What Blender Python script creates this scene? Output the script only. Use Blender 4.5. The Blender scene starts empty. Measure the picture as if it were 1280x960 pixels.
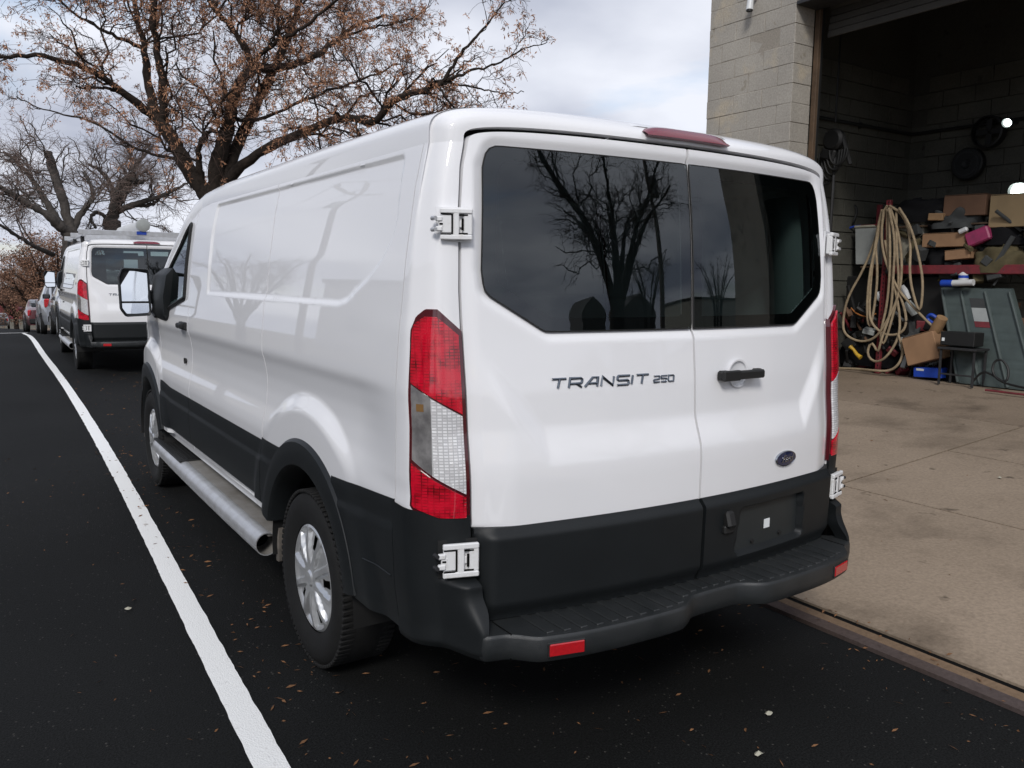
import bpy, math, random
import numpy as np
from mathutils import Matrix, Vector

random.seed(7)
rng = np.random.default_rng(7)
scn = bpy.context.scene
col = scn.collection
rad = math.radians

# ------------------------------------------------------------------ camera
CAM = np.array([-2.0477, -1.9593, 1.5374])
YAW, PITCH, ROLL = 0.58085, 0.12714, 0.01254
FPX = 1030.52                      # focal length in pixels of a 1280 px wide frame


def cam_axes():
    cy, sy = math.cos(YAW), math.sin(YAW)
    f = np.array([sy, cy, 0.0]); r = np.array([cy, -sy, 0.0]); u = np.array([0, 0, 1.0])
    cp, sp = math.cos(PITCH), math.sin(PITCH)
    f2 = f * cp - u * sp; u2 = u * cp + f * sp
    cr, sr = math.cos(ROLL), math.sin(ROLL)
    return r * cr + u2 * sr, u2 * cr - r * sr, f2


CR, CU, CF = cam_axes()
cam_data = bpy.data.cameras.new('camera')
cam_data.sensor_fit = 'HORIZONTAL'
cam_data.sensor_width = 36.0
cam_data.lens = 36.0 * FPX / 1280.0
cam_data.clip_start = 0.05
cam_data.clip_end = 3000
cam = bpy.data.objects.new('camera', cam_data)
m = Matrix.Identity(4)
for i in range(3):
    m[i][0] = CR[i]; m[i][1] = CU[i]; m[i][2] = -CF[i]; m[i][3] = CAM[i]
cam.matrix_world = m
col.objects.link(cam)
scn.camera = cam


def bd(px, py, depth):
    """world point at an axial distance in front of the camera (used to survey where things stand)"""
    return CAM + depth * (CF + CR * (px - 640) / FPX - CU * (py - 480) / FPX)


def bp(px, py, ax, val):
    d = CF + CR * (px - 640) / FPX - CU * (py - 480) / FPX
    return CAM + d * ((val - CAM[ax]) / d[ax])


# ------------------------------------------------------------------ world and sun
SKYOFF = (3.0, 1.0, 2.0)                 # which stretch of the cloud noise is overhead
SUN_AZ, SUN_EL = rad(222), rad(38)       # azimuth measured clockwise from +Y
world = bpy.data.worlds.new('World')
scn.world = world
world.use_nodes = True
wn = world.node_tree
wn.nodes.clear()


def WN(t, **k):
    n = wn.nodes.new(t)
    for a, b in k.items():
        setattr(n, a, b)
    return n


w_out = WN('ShaderNodeOutputWorld'); w_bg = WN('ShaderNodeBackground')
w_bg.inputs['Strength'].default_value = 0.1
sky = WN('ShaderNodeTexSky', sky_type='NISHITA', sun_disc=False)
sky.sun_elevation = SUN_EL; sky.sun_rotation = SUN_AZ
tc = WN('ShaderNodeTexCoord')
sep = WN('ShaderNodeSeparateXYZ')
wn.links.new(tc.outputs['Generated'], sep.inputs[0])
zc_ = WN('ShaderNodeMath', operation='MAXIMUM'); zc_.inputs[1].default_value = 0.0
wn.links.new(sep.outputs['Z'], zc_.inputs[0])
za = WN('ShaderNodeMath', operation='ADD'); za.inputs[1].default_value = 0.22
wn.links.new(zc_.outputs[0], za.inputs[0])
dx = WN('ShaderNodeMath', operation='DIVIDE'); dy = WN('ShaderNodeMath', operation='DIVIDE')
wn.links.new(sep.outputs['X'], dx.inputs[0]); wn.links.new(za.outputs[0], dx.inputs[1])
wn.links.new(sep.outputs['Y'], dy.inputs[0]); wn.links.new(za.outputs[0], dy.inputs[1])
cmb = WN('ShaderNodeCombineXYZ')
wn.links.new(dx.outputs[0], cmb.inputs[0]); wn.links.new(dy.outputs[0], cmb.inputs[1])
cn1 = WN('ShaderNodeTexNoise'); cn1.inputs['Scale'].default_value = 0.9; cn1.inputs['Detail'].default_value = 7
cn1.inputs['Roughness'].default_value = 0.52; cn1.inputs['Distortion'].default_value = 0.4
cn2 = WN('ShaderNodeTexNoise'); cn2.inputs['Scale'].default_value = 1.1; cn2.inputs['Detail'].default_value = 8
cn2.inputs['Roughness'].default_value = 0.45
mp_ = WN('ShaderNodeMapping'); mp_.inputs['Location'].default_value = SKYOFF
wn.links.new(cmb.outputs[0], mp_.inputs[0])
wn.links.new(mp_.outputs[0], cn1.inputs['Vector']); wn.links.new(mp_.outputs[0], cn2.inputs['Vector'])
r1 = WN('ShaderNodeValToRGB')                 # cloud cover (1 = cloud)
r1.color_ramp.elements[0].position = 0.30; r1.color_ramp.elements[0].color = (0, 0, 0, 1)
r1.color_ramp.elements[1].position = 0.45; r1.color_ramp.elements[1].color = (1, 1, 1, 1)
wn.links.new(cn1.outputs['Fac'], r1.inputs[0])
r2 = WN('ShaderNodeValToRGB')                 # cloud brightness
r2.color_ramp.elements[0].position = 0.33; r2.color_ramp.elements[0].color = (0.36, 0.40, 0.52, 1)
r2.color_ramp.elements[1].position = 0.60; r2.color_ramp.elements[1].color = (0.90, 0.93, 1.02, 1)
wn.links.new(cn2.outputs['Fac'], r2.inputs[0])
cs = WN('ShaderNodeVectorMath', operation='SCALE'); cs.inputs['Scale'].default_value = 7.0
wn.links.new(r2.outputs[0], cs.inputs[0])
mx = WN('ShaderNodeMix', data_type='RGBA')
wn.links.new(r1.outputs[0], mx.inputs[0]); wn.links.new(sky.outputs[0], mx.inputs[6]); wn.links.new(cs.outputs[0], mx.inputs[7])
wn.links.new(mx.outputs[2], w_bg.inputs['Color'])
wn.links.new(w_bg.outputs[0], w_out.inputs[0])

sun_d = bpy.data.lights.new('sun', 'SUN')
sun_d.energy = 1.5
sun_d.angle = rad(14)
sun_d.color = (1.0, 0.97, 0.93)
sun = bpy.data.objects.new('sun', sun_d)
sdir = Vector((math.sin(SUN_AZ) * math.cos(SUN_EL), math.cos(SUN_AZ) * math.cos(SUN_EL), math.sin(SUN_EL)))
sun.rotation_euler = sdir.to_track_quat('Z', 'Y').to_euler()
sun.location = (-20, -20, 30)
col.objects.link(sun)

scn.view_settings.view_transform = 'Standard'
scn.view_settings.look = 'None'
scn.view_settings.exposure = 0.5
scn.view_settings.gamma = 1.0
scn.view_settings.use_curve_mapping = False
scn.render.engine = 'CYCLES'
scn.cycles.max_bounces = 8
scn.cycles.transparent_max_bounces = 16
scn.cycles.use_denoising = True

# ------------------------------------------------------------------ materials
MATS = {}


def new_mat(name):
    mt = bpy.data.materials.new(name); mt.use_nodes = True
    nt = mt.node_tree
    return mt, nt, nt.nodes['Principled BSDF']


def pm(name, c, rough=0.5, metal=0.0, var=0.0, scale=8.0, c2=None, bump=0.0, bscale=60.0, coat=0.0, spec=0.5, sharp=None, detail=5):
    """Principled material, colour varied by noise between c and c2, with a fine bump"""
    if name in MATS:
        return MATS[name]
    mt, nt, b = new_mat(name)
    N, L = nt.nodes, nt.links
    b.inputs['Base Color'].default_value = (*c, 1)
    b.inputs['Roughness'].default_value = rough
    b.inputs['Metallic'].default_value = metal
    b.inputs['Coat Weight'].default_value = coat
    b.inputs['Coat Roughness'].default_value = 0.04
    b.inputs['Specular IOR Level'].default_value = spec
    tcn = N.new('ShaderNodeTexCoord')
    if var > 0 or c2:
        if c2 is None:
            c2 = tuple(max(0, x * (1 - var)) for x in c)
        n = N.new('ShaderNodeTexNoise'); n.inputs['Scale'].default_value = scale; n.inputs['Detail'].default_value = detail
        n.inputs['Roughness'].default_value = 0.6
        L.new(tcn.outputs['Object'], n.inputs['Vector'])
        r = N.new('ShaderNodeValToRGB')
        lo, hi = sharp if sharp else (0.3, 0.7)
        r.color_ramp.elements[0].position = lo; r.color_ramp.elements[1].position = hi
        r.color_ramp.elements[0].color = (*c2, 1); r.color_ramp.elements[1].color = (*c, 1)
        L.new(n.outputs['Fac'], r.inputs[0]); L.new(r.outputs[0], b.inputs['Base Color'])
    if bump > 0:
        n2 = N.new('ShaderNodeTexNoise'); n2.inputs['Scale'].default_value = bscale; n2.inputs['Detail'].default_value = 4
        L.new(tcn.outputs['Object'], n2.inputs['Vector'])
        bm = N.new('ShaderNodeBump'); bm.inputs['Strength'].default_value = bump; bm.inputs['Distance'].default_value = 0.01
        L.new(n2.outputs['Fac'], bm.inputs['Height']); L.new(bm.outputs[0], b.inputs['Normal'])
    MATS[name] = mt
    return mt


def m_paint():
    mt, nt, b = new_mat('white_paint')
    N, L = nt.nodes, nt.links
    b.inputs['Base Color'].default_value = (0.80, 0.80, 0.815, 1)
    b.inputs['Roughness'].default_value = 0.5
    b.inputs['Specular IOR Level'].default_value = 0.2
    b.inputs['Coat Weight'].default_value = 1.0
    b.inputs['Coat Roughness'].default_value = 0.012
    tcn = N.new('ShaderNodeTexCoord')
    n = N.new('ShaderNodeTexNoise'); n.inputs['Scale'].default_value = 3.0; n.inputs['Detail'].default_value = 6
    L.new(tcn.outputs['Object'], n.inputs['Vector'])
    # road film: faint grey-brown dirt, thicker low down on the body
    sp = N.new('ShaderNodeSeparateXYZ'); L.new(tcn.outputs['Object'], sp.inputs[0])
    mr = N.new('ShaderNodeMapRange'); mr.inputs['From Min'].default_value = 1.25; mr.inputs['From Max'].default_value = 0.45
    mr.inputs['To Min'].default_value = 0.02; mr.inputs['To Max'].default_value = 0.22
    L.new(sp.outputs['Z'], mr.inputs['Value'])
    mu = N.new('ShaderNodeMath'); mu.operation = 'MULTIPLY'
    L.new(mr.outputs[0], mu.inputs[0]); L.new(n.outputs['Fac'], mu.inputs[1])
    mxn = N.new('ShaderNodeMix'); mxn.data_type = 'RGBA'
    mxn.inputs[6].default_value = (0.80, 0.80, 0.815, 1); mxn.inputs[7].default_value = (0.42, 0.40, 0.37, 1)
    L.new(mu.outputs[0], mxn.inputs[0]); L.new(mxn.outputs[2], b.inputs['Base Color'])
    MATS['white_paint'] = mt
    return mt


def m_glass(name, tint, rough=0.0, refl=1.0):
    mt = bpy.data.materials.new(name); mt.use_nodes = True
    nt = mt.node_tree; N, L = nt.nodes, nt.links
    N.clear()
    o = N.new('ShaderNodeOutputMaterial'); t = N.new('ShaderNodeBsdfTransparent'); t.inputs[0].default_value = (*tint, 1)
    g = N.new('ShaderNodeBsdfGlossy'); g.inputs['Roughness'].default_value = rough; g.inputs['Color'].default_value = (refl * .93, refl * .97, refl, 1)
    ge = N.new('ShaderNodeNewGeometry')
    dt = N.new('ShaderNodeVectorMath'); dt.operation = 'DOT_PRODUCT'
    L.new(ge.outputs['Incoming'], dt.inputs[0]); L.new(ge.outputs['Normal'], dt.inputs[1])
    ab = N.new('ShaderNodeMath'); ab.operation = 'ABSOLUTE'; L.new(dt.outputs['Value'], ab.inputs[0])
    om = N.new('ShaderNodeMath'); om.operation = 'SUBTRACT'; om.inputs[0].default_value = 1.0; L.new(ab.outputs[0], om.inputs[1])
    p5 = N.new('ShaderNodeMath'); p5.operation = 'POWER'; p5.inputs[1].default_value = 5.0; L.new(om.outputs[0], p5.inputs[0])
    f = N.new('ShaderNodeMath'); f.operation = 'MULTIPLY_ADD'; f.inputs[1].default_value = 0.92; f.inputs[2].default_value = 0.078
    f.use_clamp = True
    L.new(p5.outputs[0], f.inputs[0])
    mxs = N.new('ShaderNodeMixShader')
    L.new(f.outputs[0], mxs.inputs[0]); L.new(t.outputs[0], mxs.inputs[1]); L.new(g.outputs[0], mxs.inputs[2])
    L.new(mxs.outputs[0], o.inputs[0])
    MATS[name] = mt
    return mt


def m_lens(name, c, c2, kind, rough=0.12):
    """moulded lamp lens: little cells give a bump and a colour change"""
    mt, nt, b = new_mat(name)
    N, L = nt.nodes, nt.links
    b.inputs['Roughness'].default_value = rough
    b.inputs['Coat Weight'].default_value = 1.0; b.inputs['Coat Roughness'].default_value = 0.03
    tcn = N.new('ShaderNodeTexCoord')
    mp = N.new('ShaderNodeMapping'); mp.inputs['Rotation'].default_value = (rad(90), 0, 0)
    L.new(tcn.outputs['Object'], mp.inputs[0])
    br = N.new('ShaderNodeTexBrick'); br.offset = 0.0
    br.inputs['Scale'].default_value = 1.0; br.inputs['Brick Width'].default_value = 0.013; br.inputs['Row Height'].default_value = 0.009
    br.inputs['Mortar Size'].default_value = 0.0012
    br.inputs['Color1'].default_value = (*c, 1); br.inputs['Color2'].default_value = (*c2, 1)
    br.inputs['Mortar'].default_value = (*(tuple(x * (0.35 if kind == 'red' else 0.58) for x in c)), 1)
    L.new(mp.outputs[0], br.inputs['Vector'])
    nz = N.new('ShaderNodeTexNoise'); nz.inputs['Scale'].default_value = 22 if kind == 'red' else 60; nz.inputs['Detail'].default_value = 2
    L.new(tcn.outputs['Object'], nz.inputs['Vector'])
    rr = N.new('ShaderNodeValToRGB'); rr.color_ramp.elements[0].position = 0.35 if kind == 'red' else 0.56; rr.color_ramp.elements[1].position = 0.62 if kind == 'red' else 0.66
    L.new(nz.outputs['Fac'], rr.inputs[0])
    mxn = N.new('ShaderNodeMix'); mxn.data_type = 'RGBA'; mxn.inputs[7].default_value = (*c2, 1)
    L.new(rr.outputs[0], mxn.inputs[0]); L.new(br.outputs['Color'], mxn.inputs[6])
    L.new(mxn.outputs[2], b.inputs['Base Color'])
    bm = N.new('ShaderNodeBump'); bm.inputs['Strength'].default_value = 0.5 if kind == 'red' else 1.0; bm.inputs['Distance'].default_value = 0.004 if kind == 'red' else 0.008
    L.new(br.outputs['Fac'], bm.inputs['Height']); L.new(bm.outputs[0], b.inputs['Normal'])
    if kind == 'clear':
        b.inputs['Metallic'].default_value = 0.12
    MATS[name] = mt
    return mt


def m_asphalt():
    mt, nt, b = new_mat('asphalt')
    N, L = nt.nodes, nt.links
    b.inputs['Roughness'].default_value = 0.85
    b.inputs['Specular IOR Level'].default_value = 0.16
    tcn = N.new('ShaderNodeTexCoord')
    n1 = N.new('ShaderNodeTexNoise'); n1.inputs['Scale'].default_value = 0.5; n1.inputs['Detail'].default_value = 5
    n2 = N.new('ShaderNodeTexNoise'); n2.inputs['Scale'].default_value = 140; n2.inputs['Detail'].default_value = 3
    v = N.new('ShaderNodeTexVoronoi'); v.inputs['Scale'].default_value = 95
    for n in (n1, n2, v):
        L.new(tcn.outputs['Object'], n.inputs['Vector'])
    r = N.new('ShaderNodeValToRGB'); r.color_ramp.elements[0].position = 0.3; r.color_ramp.elements[1].position = 0.75
    r.color_ramp.elements[0].color = (0.0042, 0.0045, 0.0046, 1); r.color_ramp.elements[1].color = (0.0095, 0.0100, 0.0102, 1)
    L.new(n1.outputs['Fac'], r.inputs[0])
    r2 = N.new('ShaderNodeValToRGB'); r2.color_ramp.elements[0].position = 0.35; r2.color_ramp.elements[1].position = 0.7
    r2.color_ramp.elements[0].color = (0.45, 0.45, 0.45, 1); r2.color_ramp.elements[1].color = (1.7, 1.7, 1.65, 1)
    L.new(n2.outputs['Fac'], r2.inputs[0])
    mu = N.new('ShaderNodeMix'); mu.data_type = 'RGBA'; mu.blend_type = 'MULTIPLY'; mu.inputs[0].default_value = 1
    L.new(r.outputs[0], mu.inputs[6]); L.new(r2.outputs[0], mu.inputs[7])
    # pale aggregate chips
    sx = N.new('ShaderNodeSeparateColor'); L.new(v.outputs['Color'], sx.inputs[0])
    gt = N.new('ShaderNodeMath'); gt.operation = 'GREATER_THAN'; gt.inputs[1].default_value = 0.975
    L.new(sx.outputs[0], gt.inputs[0])
    ds = N.new('ShaderNodeMath'); ds.operation = 'LESS_THAN'; ds.inputs[1].default_value = 0.35
    L.new(v.outputs['Distance'], ds.inputs[0])
    an = N.new('ShaderNodeMath'); an.operation = 'MULTIPLY'
    L.new(gt.outputs[0], an.inputs[0]); L.new(ds.outputs[0], an.inputs[1])
    m2 = N.new('ShaderNodeMix'); m2.data_type = 'RGBA'; m2.inputs[7].default_value = (0.055, 0.053, 0.048, 1)
    L.new(an.outputs[0], m2.inputs[0]); L.new(mu.outputs[2], m2.inputs[6]); L.new(m2.outputs[2], b.inputs['Base Color'])
    bm = N.new('ShaderNodeBump'); bm.inputs['Strength'].default_value = 0.7; bm.inputs['Distance'].default_value = 0.006
    L.new(n2.outputs['Fac'], bm.inputs['Height']); L.new(bm.outputs[0], b.inputs['Normal'])
    MATS['asphalt'] = mt
    return mt


def m_concrete(name, c, c2, stain, st_scale=1.1, amount=(0.55, 0.72), rough=0.9):
    mt, nt, b = new_mat(name)
    N, L = nt.nodes, nt.links
    b.inputs['Roughness'].default_value = rough
    b.inputs['Specular IOR Level'].default_value = 0.2
    tcn = N.new('ShaderNodeTexCoord')
    gm = N.new('ShaderNodeNewGeometry')
    src = gm.outputs['Position']

    def noise(s, d=6):
        n = N.new('ShaderNodeTexNoise'); n.inputs['Scale'].default_value = s; n.inputs['Detail'].default_value = d
        n.inputs['Roughness'].default_value = 0.62
        L.new(src, n.inputs['Vector']); return n

    def ramp(f, lo, hi, a, z):
        r = N.new('ShaderNodeValToRGB'); r.color_ramp.elements[0].position = lo; r.color_ramp.elements[1].position = hi
        r.color_ramp.elements[0].color = (*a, 1); r.color_ramp.elements[1].color = (*z, 1)
        L.new(f, r.inputs[0]); return r
    big = ramp(noise(0.9).outputs['Fac'], 0.3, 0.7, c2, c)
    st = ramp(noise(st_scale, 7).outputs['Fac'], amount[0], amount[1], (0, 0, 0), (1, 1, 1))
    m1 = N.new('ShaderNodeMix'); m1.data_type = 'RGBA'; m1.inputs[7].default_value = (*stain, 1)
    sc = N.new('ShaderNodeMath'); sc.operation = 'MULTIPLY'; sc.inputs[1].default_value = 0.8
    L.new(st.outputs[0], sc.inputs[0]); L.new(sc.outputs[0], m1.inputs[0]); L.new(big.outputs[0], m1.inputs[6])
    fine = ramp(noise(55, 4).outputs['Fac'], 0.3, 0.7, (0.8, 0.8, 0.8), (1.12, 1.12, 1.12))
    mu = N.new('ShaderNodeMix'); mu.data_type = 'RGBA'; mu.blend_type = 'MULTIPLY'; mu.inputs[0].default_value = 1
    L.new(m1.outputs[2], mu.inputs[6]); L.new(fine.outputs[0], mu.inputs[7])
    spots = ramp(noise(5.0, 3).outputs['Fac'], 0.655, 0.72, (0, 0, 0), (1, 1, 1))
    m3 = N.new('ShaderNodeMix'); m3.data_type = 'RGBA'; m3.inputs[7].default_value = (*tuple(x * 0.5 for x in stain), 1)
    s3 = N.new('ShaderNodeMath'); s3.operation = 'MULTIPLY'; s3.inputs[1].default_value = 0.75
    L.new(spots.outputs[0], s3.inputs[0]); L.new(s3.outputs[0], m3.inputs[0]); L.new(mu.outputs[2], m3.inputs[6])
    L.new(m3.outputs[2], b.inputs['Base Color'])
    bm = N.new('ShaderNodeBump'); bm.inputs['Strength'].default_value = 0.35; bm.inputs['Distance'].default_value = 0.006
    L.new(noise(40, 5).outputs['Fac'], bm.inputs['Height']); L.new(bm.outputs[0], b.inputs['Normal'])
    MATS[name] = mt
    return mt


def m_emit(name, c, s):
    mt = bpy.data.materials.new(name); mt.use_nodes = True
    b = mt.node_tree.nodes['Principled BSDF']
    b.inputs['Base Color'].default_value = (*c, 1)
    b.inputs['Emission Color'].default_value = (*c, 1); b.inputs['Emission Strength'].default_value = s
    MATS[name] = mt
    return mt


m_paint()
m_asphalt()
pm('plastic', (0.0088, 0.0108, 0.0120), 0.5, var=0.25, scale=5, bump=0.12, bscale=900, spec=0.36)
pm('step_plastic', (0.0105, 0.0128, 0.0138), 0.40, c2=(0.024, 0.026, 0.027), scale=9, bump=0.2, bscale=500, sharp=(0.35, 0.8))
pm('plate_grey', (0.020, 0.024, 0.025), 0.5, var=0.2, scale=12)
pm('black', (0.008, 0.008, 0.008), 0.6)
pm('gap_black', (0.004, 0.004, 0.004), 0.9, spec=0.1)
pm('frit', (0.004, 0.004, 0.005), 0.35, spec=0.2)
pm('rubber', (0.011, 0.011, 0.011), 0.8, var=0.3, scale=25, bump=0.2, bscale=200, spec=0.3)
pm('silver', (0.62, 0.63, 0.64), 0.34, 0.7, var=0.15, scale=20)
pm('alu', (0.60, 0.61, 0.63), 0.38, 0.6, c2=(0.46, 0.46, 0.46), scale=12, bump=0.05)
pm('alu_dirty', (0.30, 0.29, 0.275), 0.62, 0.25, c2=(0.18, 0.165, 0.145), scale=7, bump=0.1)
pm('chrome', (0.42, 0.44, 0.47), 0.14, 1.0)
pm('dark_chrome', (0.16, 0.18, 0.21), 0.22, 0.9)
pm('mirror', (0.78, 0.82, 0.86), 0.02, 1.0)
pm('steel_dark', (0.05, 0.05, 0.052), 0.6, 0.5, var=0.4, scale=15)
pm('liner', (0.16, 0.14, 0.12), 0.9, c2=(0.06, 0.055, 0.05), scale=14)
pm('interior_grey', (0.22, 0.24, 0.235), 0.8, var=0.2, scale=4)
pm('emblem_blue', (0.010, 0.018, 0.07), 0.15, 0.2, coat=1.0)
pm('white_sticker', (0.75, 0.78, 0.78), 0.6)
pm('hinge_white', (0.74, 0.74, 0.74), 0.4, c2=(0.6, 0.58, 0.54), scale=40, sharp=(0.2, 0.45), coat=0.4)
m_glass('dark_glass', (0.36, 0.44, 0.43))
m_glass('tint_glass', (0.60, 0.66, 0.64))
m_glass('clear_glass', (0.75, 0.82, 0.80))
m_lens('red_lens', (0.26, 0.001, 0.006), (0.58, 0.003, 0.022), 'red')
m_lens('clear_lens', (0.93, 0.93, 0.94), (0.66, 0.65, 0.66), 'clear', 0.12)  # the two whites paint the lens glitter into the colour
pm('clear_dark', (0.15, 0.145, 0.15), 0.15, 0.4, c2=(0.40, 0.39, 0.39), scale=16, coat=1.0, sharp=(0.3, 0.7))  # paler patches paint light streaks on the dark part of the lamp
pm('amber', (0.20, 0.11, 0.04), 0.2, coat=1.0)
pm('red_rim', (0.07, 0.004, 0.008), 0.12, coat=1.0)
pm('red_plain', (0.50, 0.012, 0.018), 0.18, coat=1.0, var=0.25, scale=120)
pm('red_dull', (0.17, 0.012, 0.028), 0.25, coat=0.8)
pm('line_white', (0.84, 0.84, 0.82), 0.75, c2=(0.58, 0.57, 0.55), scale=35, sharp=(0.20, 0.38), bump=0.4, bscale=160)
m_concrete('drive_concrete', (0.305, 0.240, 0.178), (0.240, 0.187, 0.136), (0.10, 0.075, 0.054), 1.3, (0.50, 0.72))
m_concrete('floor_concrete', (0.285, 0.222, 0.163), (0.215, 0.165, 0.12), (0.05, 0.038, 0.028))
m_concrete('kerb_tan', (0.20, 0.135, 0.085), (0.12, 0.08, 0.052), (0.05, 0.036, 0.026), 4.0)
m_concrete('kerb_steel', (0.082, 0.066, 0.064), (0.062, 0.042, 0.034), (0.035, 0.026, 0.024), 4.0)
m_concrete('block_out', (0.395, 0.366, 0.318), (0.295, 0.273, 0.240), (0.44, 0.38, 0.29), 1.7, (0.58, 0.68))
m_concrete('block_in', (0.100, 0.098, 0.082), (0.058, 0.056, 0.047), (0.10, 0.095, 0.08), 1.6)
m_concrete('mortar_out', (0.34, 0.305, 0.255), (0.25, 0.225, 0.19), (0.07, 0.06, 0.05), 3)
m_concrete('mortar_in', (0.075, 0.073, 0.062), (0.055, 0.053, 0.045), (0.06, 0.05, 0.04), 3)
pm('earth', (0.11, 0.085, 0.06), 0.95, c2=(0.06, 0.06, 0.03), scale=1.5, bump=0.3, bscale=20)
pm('bark', (0.040, 0.030, 0.024), 0.95, c2=(0.016, 0.013, 0.011), scale=14, bump=0.8, bscale=40, spec=0.15)
pm('twig', (0.095, 0.060, 0.047), 0.9, c2=(0.048, 0.034, 0.028), scale=3, spec=0.15)
pm('bark_grey', (0.085, 0.075, 0.068), 0.95, c2=(0.045, 0.04, 0.036), scale=10, bump=0.7, bscale=30, spec=0.15)
pm('twig_grey', (0.19, 0.14, 0.12), 0.9, c2=(0.11, 0.082, 0.072), scale=2, spec=0.15)
pm('keys', (0.46, 0.25, 0.15), 0.85, c2=(0.26, 0.13, 0.075), scale=5, spec=0.15)
pm('brown_leaf', (0.33, 0.185, 0.12), 0.9, c2=(0.18, 0.105, 0.075), scale=1.2, spec=0.1)
pm('litter', (0.26, 0.125, 0.055), 0.85, c2=(0.10, 0.055, 0.03), scale=3, spec=0.2)
pm('wood', (0.11, 0.068, 0.038), 0.8, c2=(0.06, 0.036, 0.02), scale=6, bump=0.3)
pm('pole_wood', (0.11, 0.085, 0.065), 0.9, var=0.4, scale=5, bump=0.4)
pm('cardboard', (0.32, 0.185, 0.10), 0.85, var=0.22, scale=5)
pm('cardboard_dark', (0.15, 0.08, 0.046), 0.85, var=0.3, scale=4)
pm('cardboard_tan', (0.30, 0.215, 0.115), 0.85, var=0.2, scale=4)
pm('rope', (0.36, 0.28, 0.175), 0.8, c2=(0.22, 0.165, 0.105), scale=18)
pm('rack_red', (0.20, 0.022, 0.03), 0.55, c2=(0.11, 0.02, 0.025), scale=12)
pm('cream', (0.42, 0.41, 0.33), 0.5, c2=(0.30, 0.28, 0.22), scale=5)
pm('bin_clear', (0.36, 0.38, 0.37), 0.35, var=0.2, scale=8)
pm('panel_green', (0.070, 0.092, 0.088), 0.55, c2=(0.045, 0.060, 0.058), scale=4)
pm('cloth_black', (0.010, 0.010, 0.011), 0.95, bump=0.6, bscale=12, spec=0.1)
pm('cloth_grey', (0.055, 0.058, 0.058), 0.95, bump=0.6, bscale=12, spec=0.1)
pm('cloth_olive', (0.11, 0.09, 0.05), 0.95, c2=(0.07, 0.06, 0.035), bump=0.6, bscale=12, spec=0.1)
pm('pink', (0.36, 0.035, 0.12), 0.45, c2=(0.20, 0.03, 0.08), scale=14)
pm('blue', (0.012, 0.06, 0.42), 0.45, var=0.25, scale=9)
pm('white_plastic', (0.62, 0.63, 0.63), 0.4, var=0.12, scale=9)
pm('yellow', (0.60, 0.36, 0.03), 0.5, var=0.2, scale=9)
pm('orange_cord', (0.36, 0.13, 0.03), 0.6)
pm('tan_wood', (0.33, 0.20, 0.10), 0.7, var=0.3, scale=7)
pm('roof_panel', (0.055, 0.05, 0.042), 0.8, var=0.3, scale=2)
pm('door_steel', (0.33, 0.33, 0.31), 0.5, 0.2, var=0.2, scale=3)
pm('dark_wall', (0.03, 0.03, 0.028), 0.9, var=0.3, scale=1.5)
m_emit('lamp_glow', (0.85, 1.0, 0.94), 10.0)
M = MATS

# ------------------------------------------------------------------ mesh helpers
ORIGIN = {}


def smooth01(a, b, x):
    t = np.clip((np.asarray(x, float) - a) / (b - a), 0, 1)
    return t * t * (3 - 2 * t)


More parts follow.
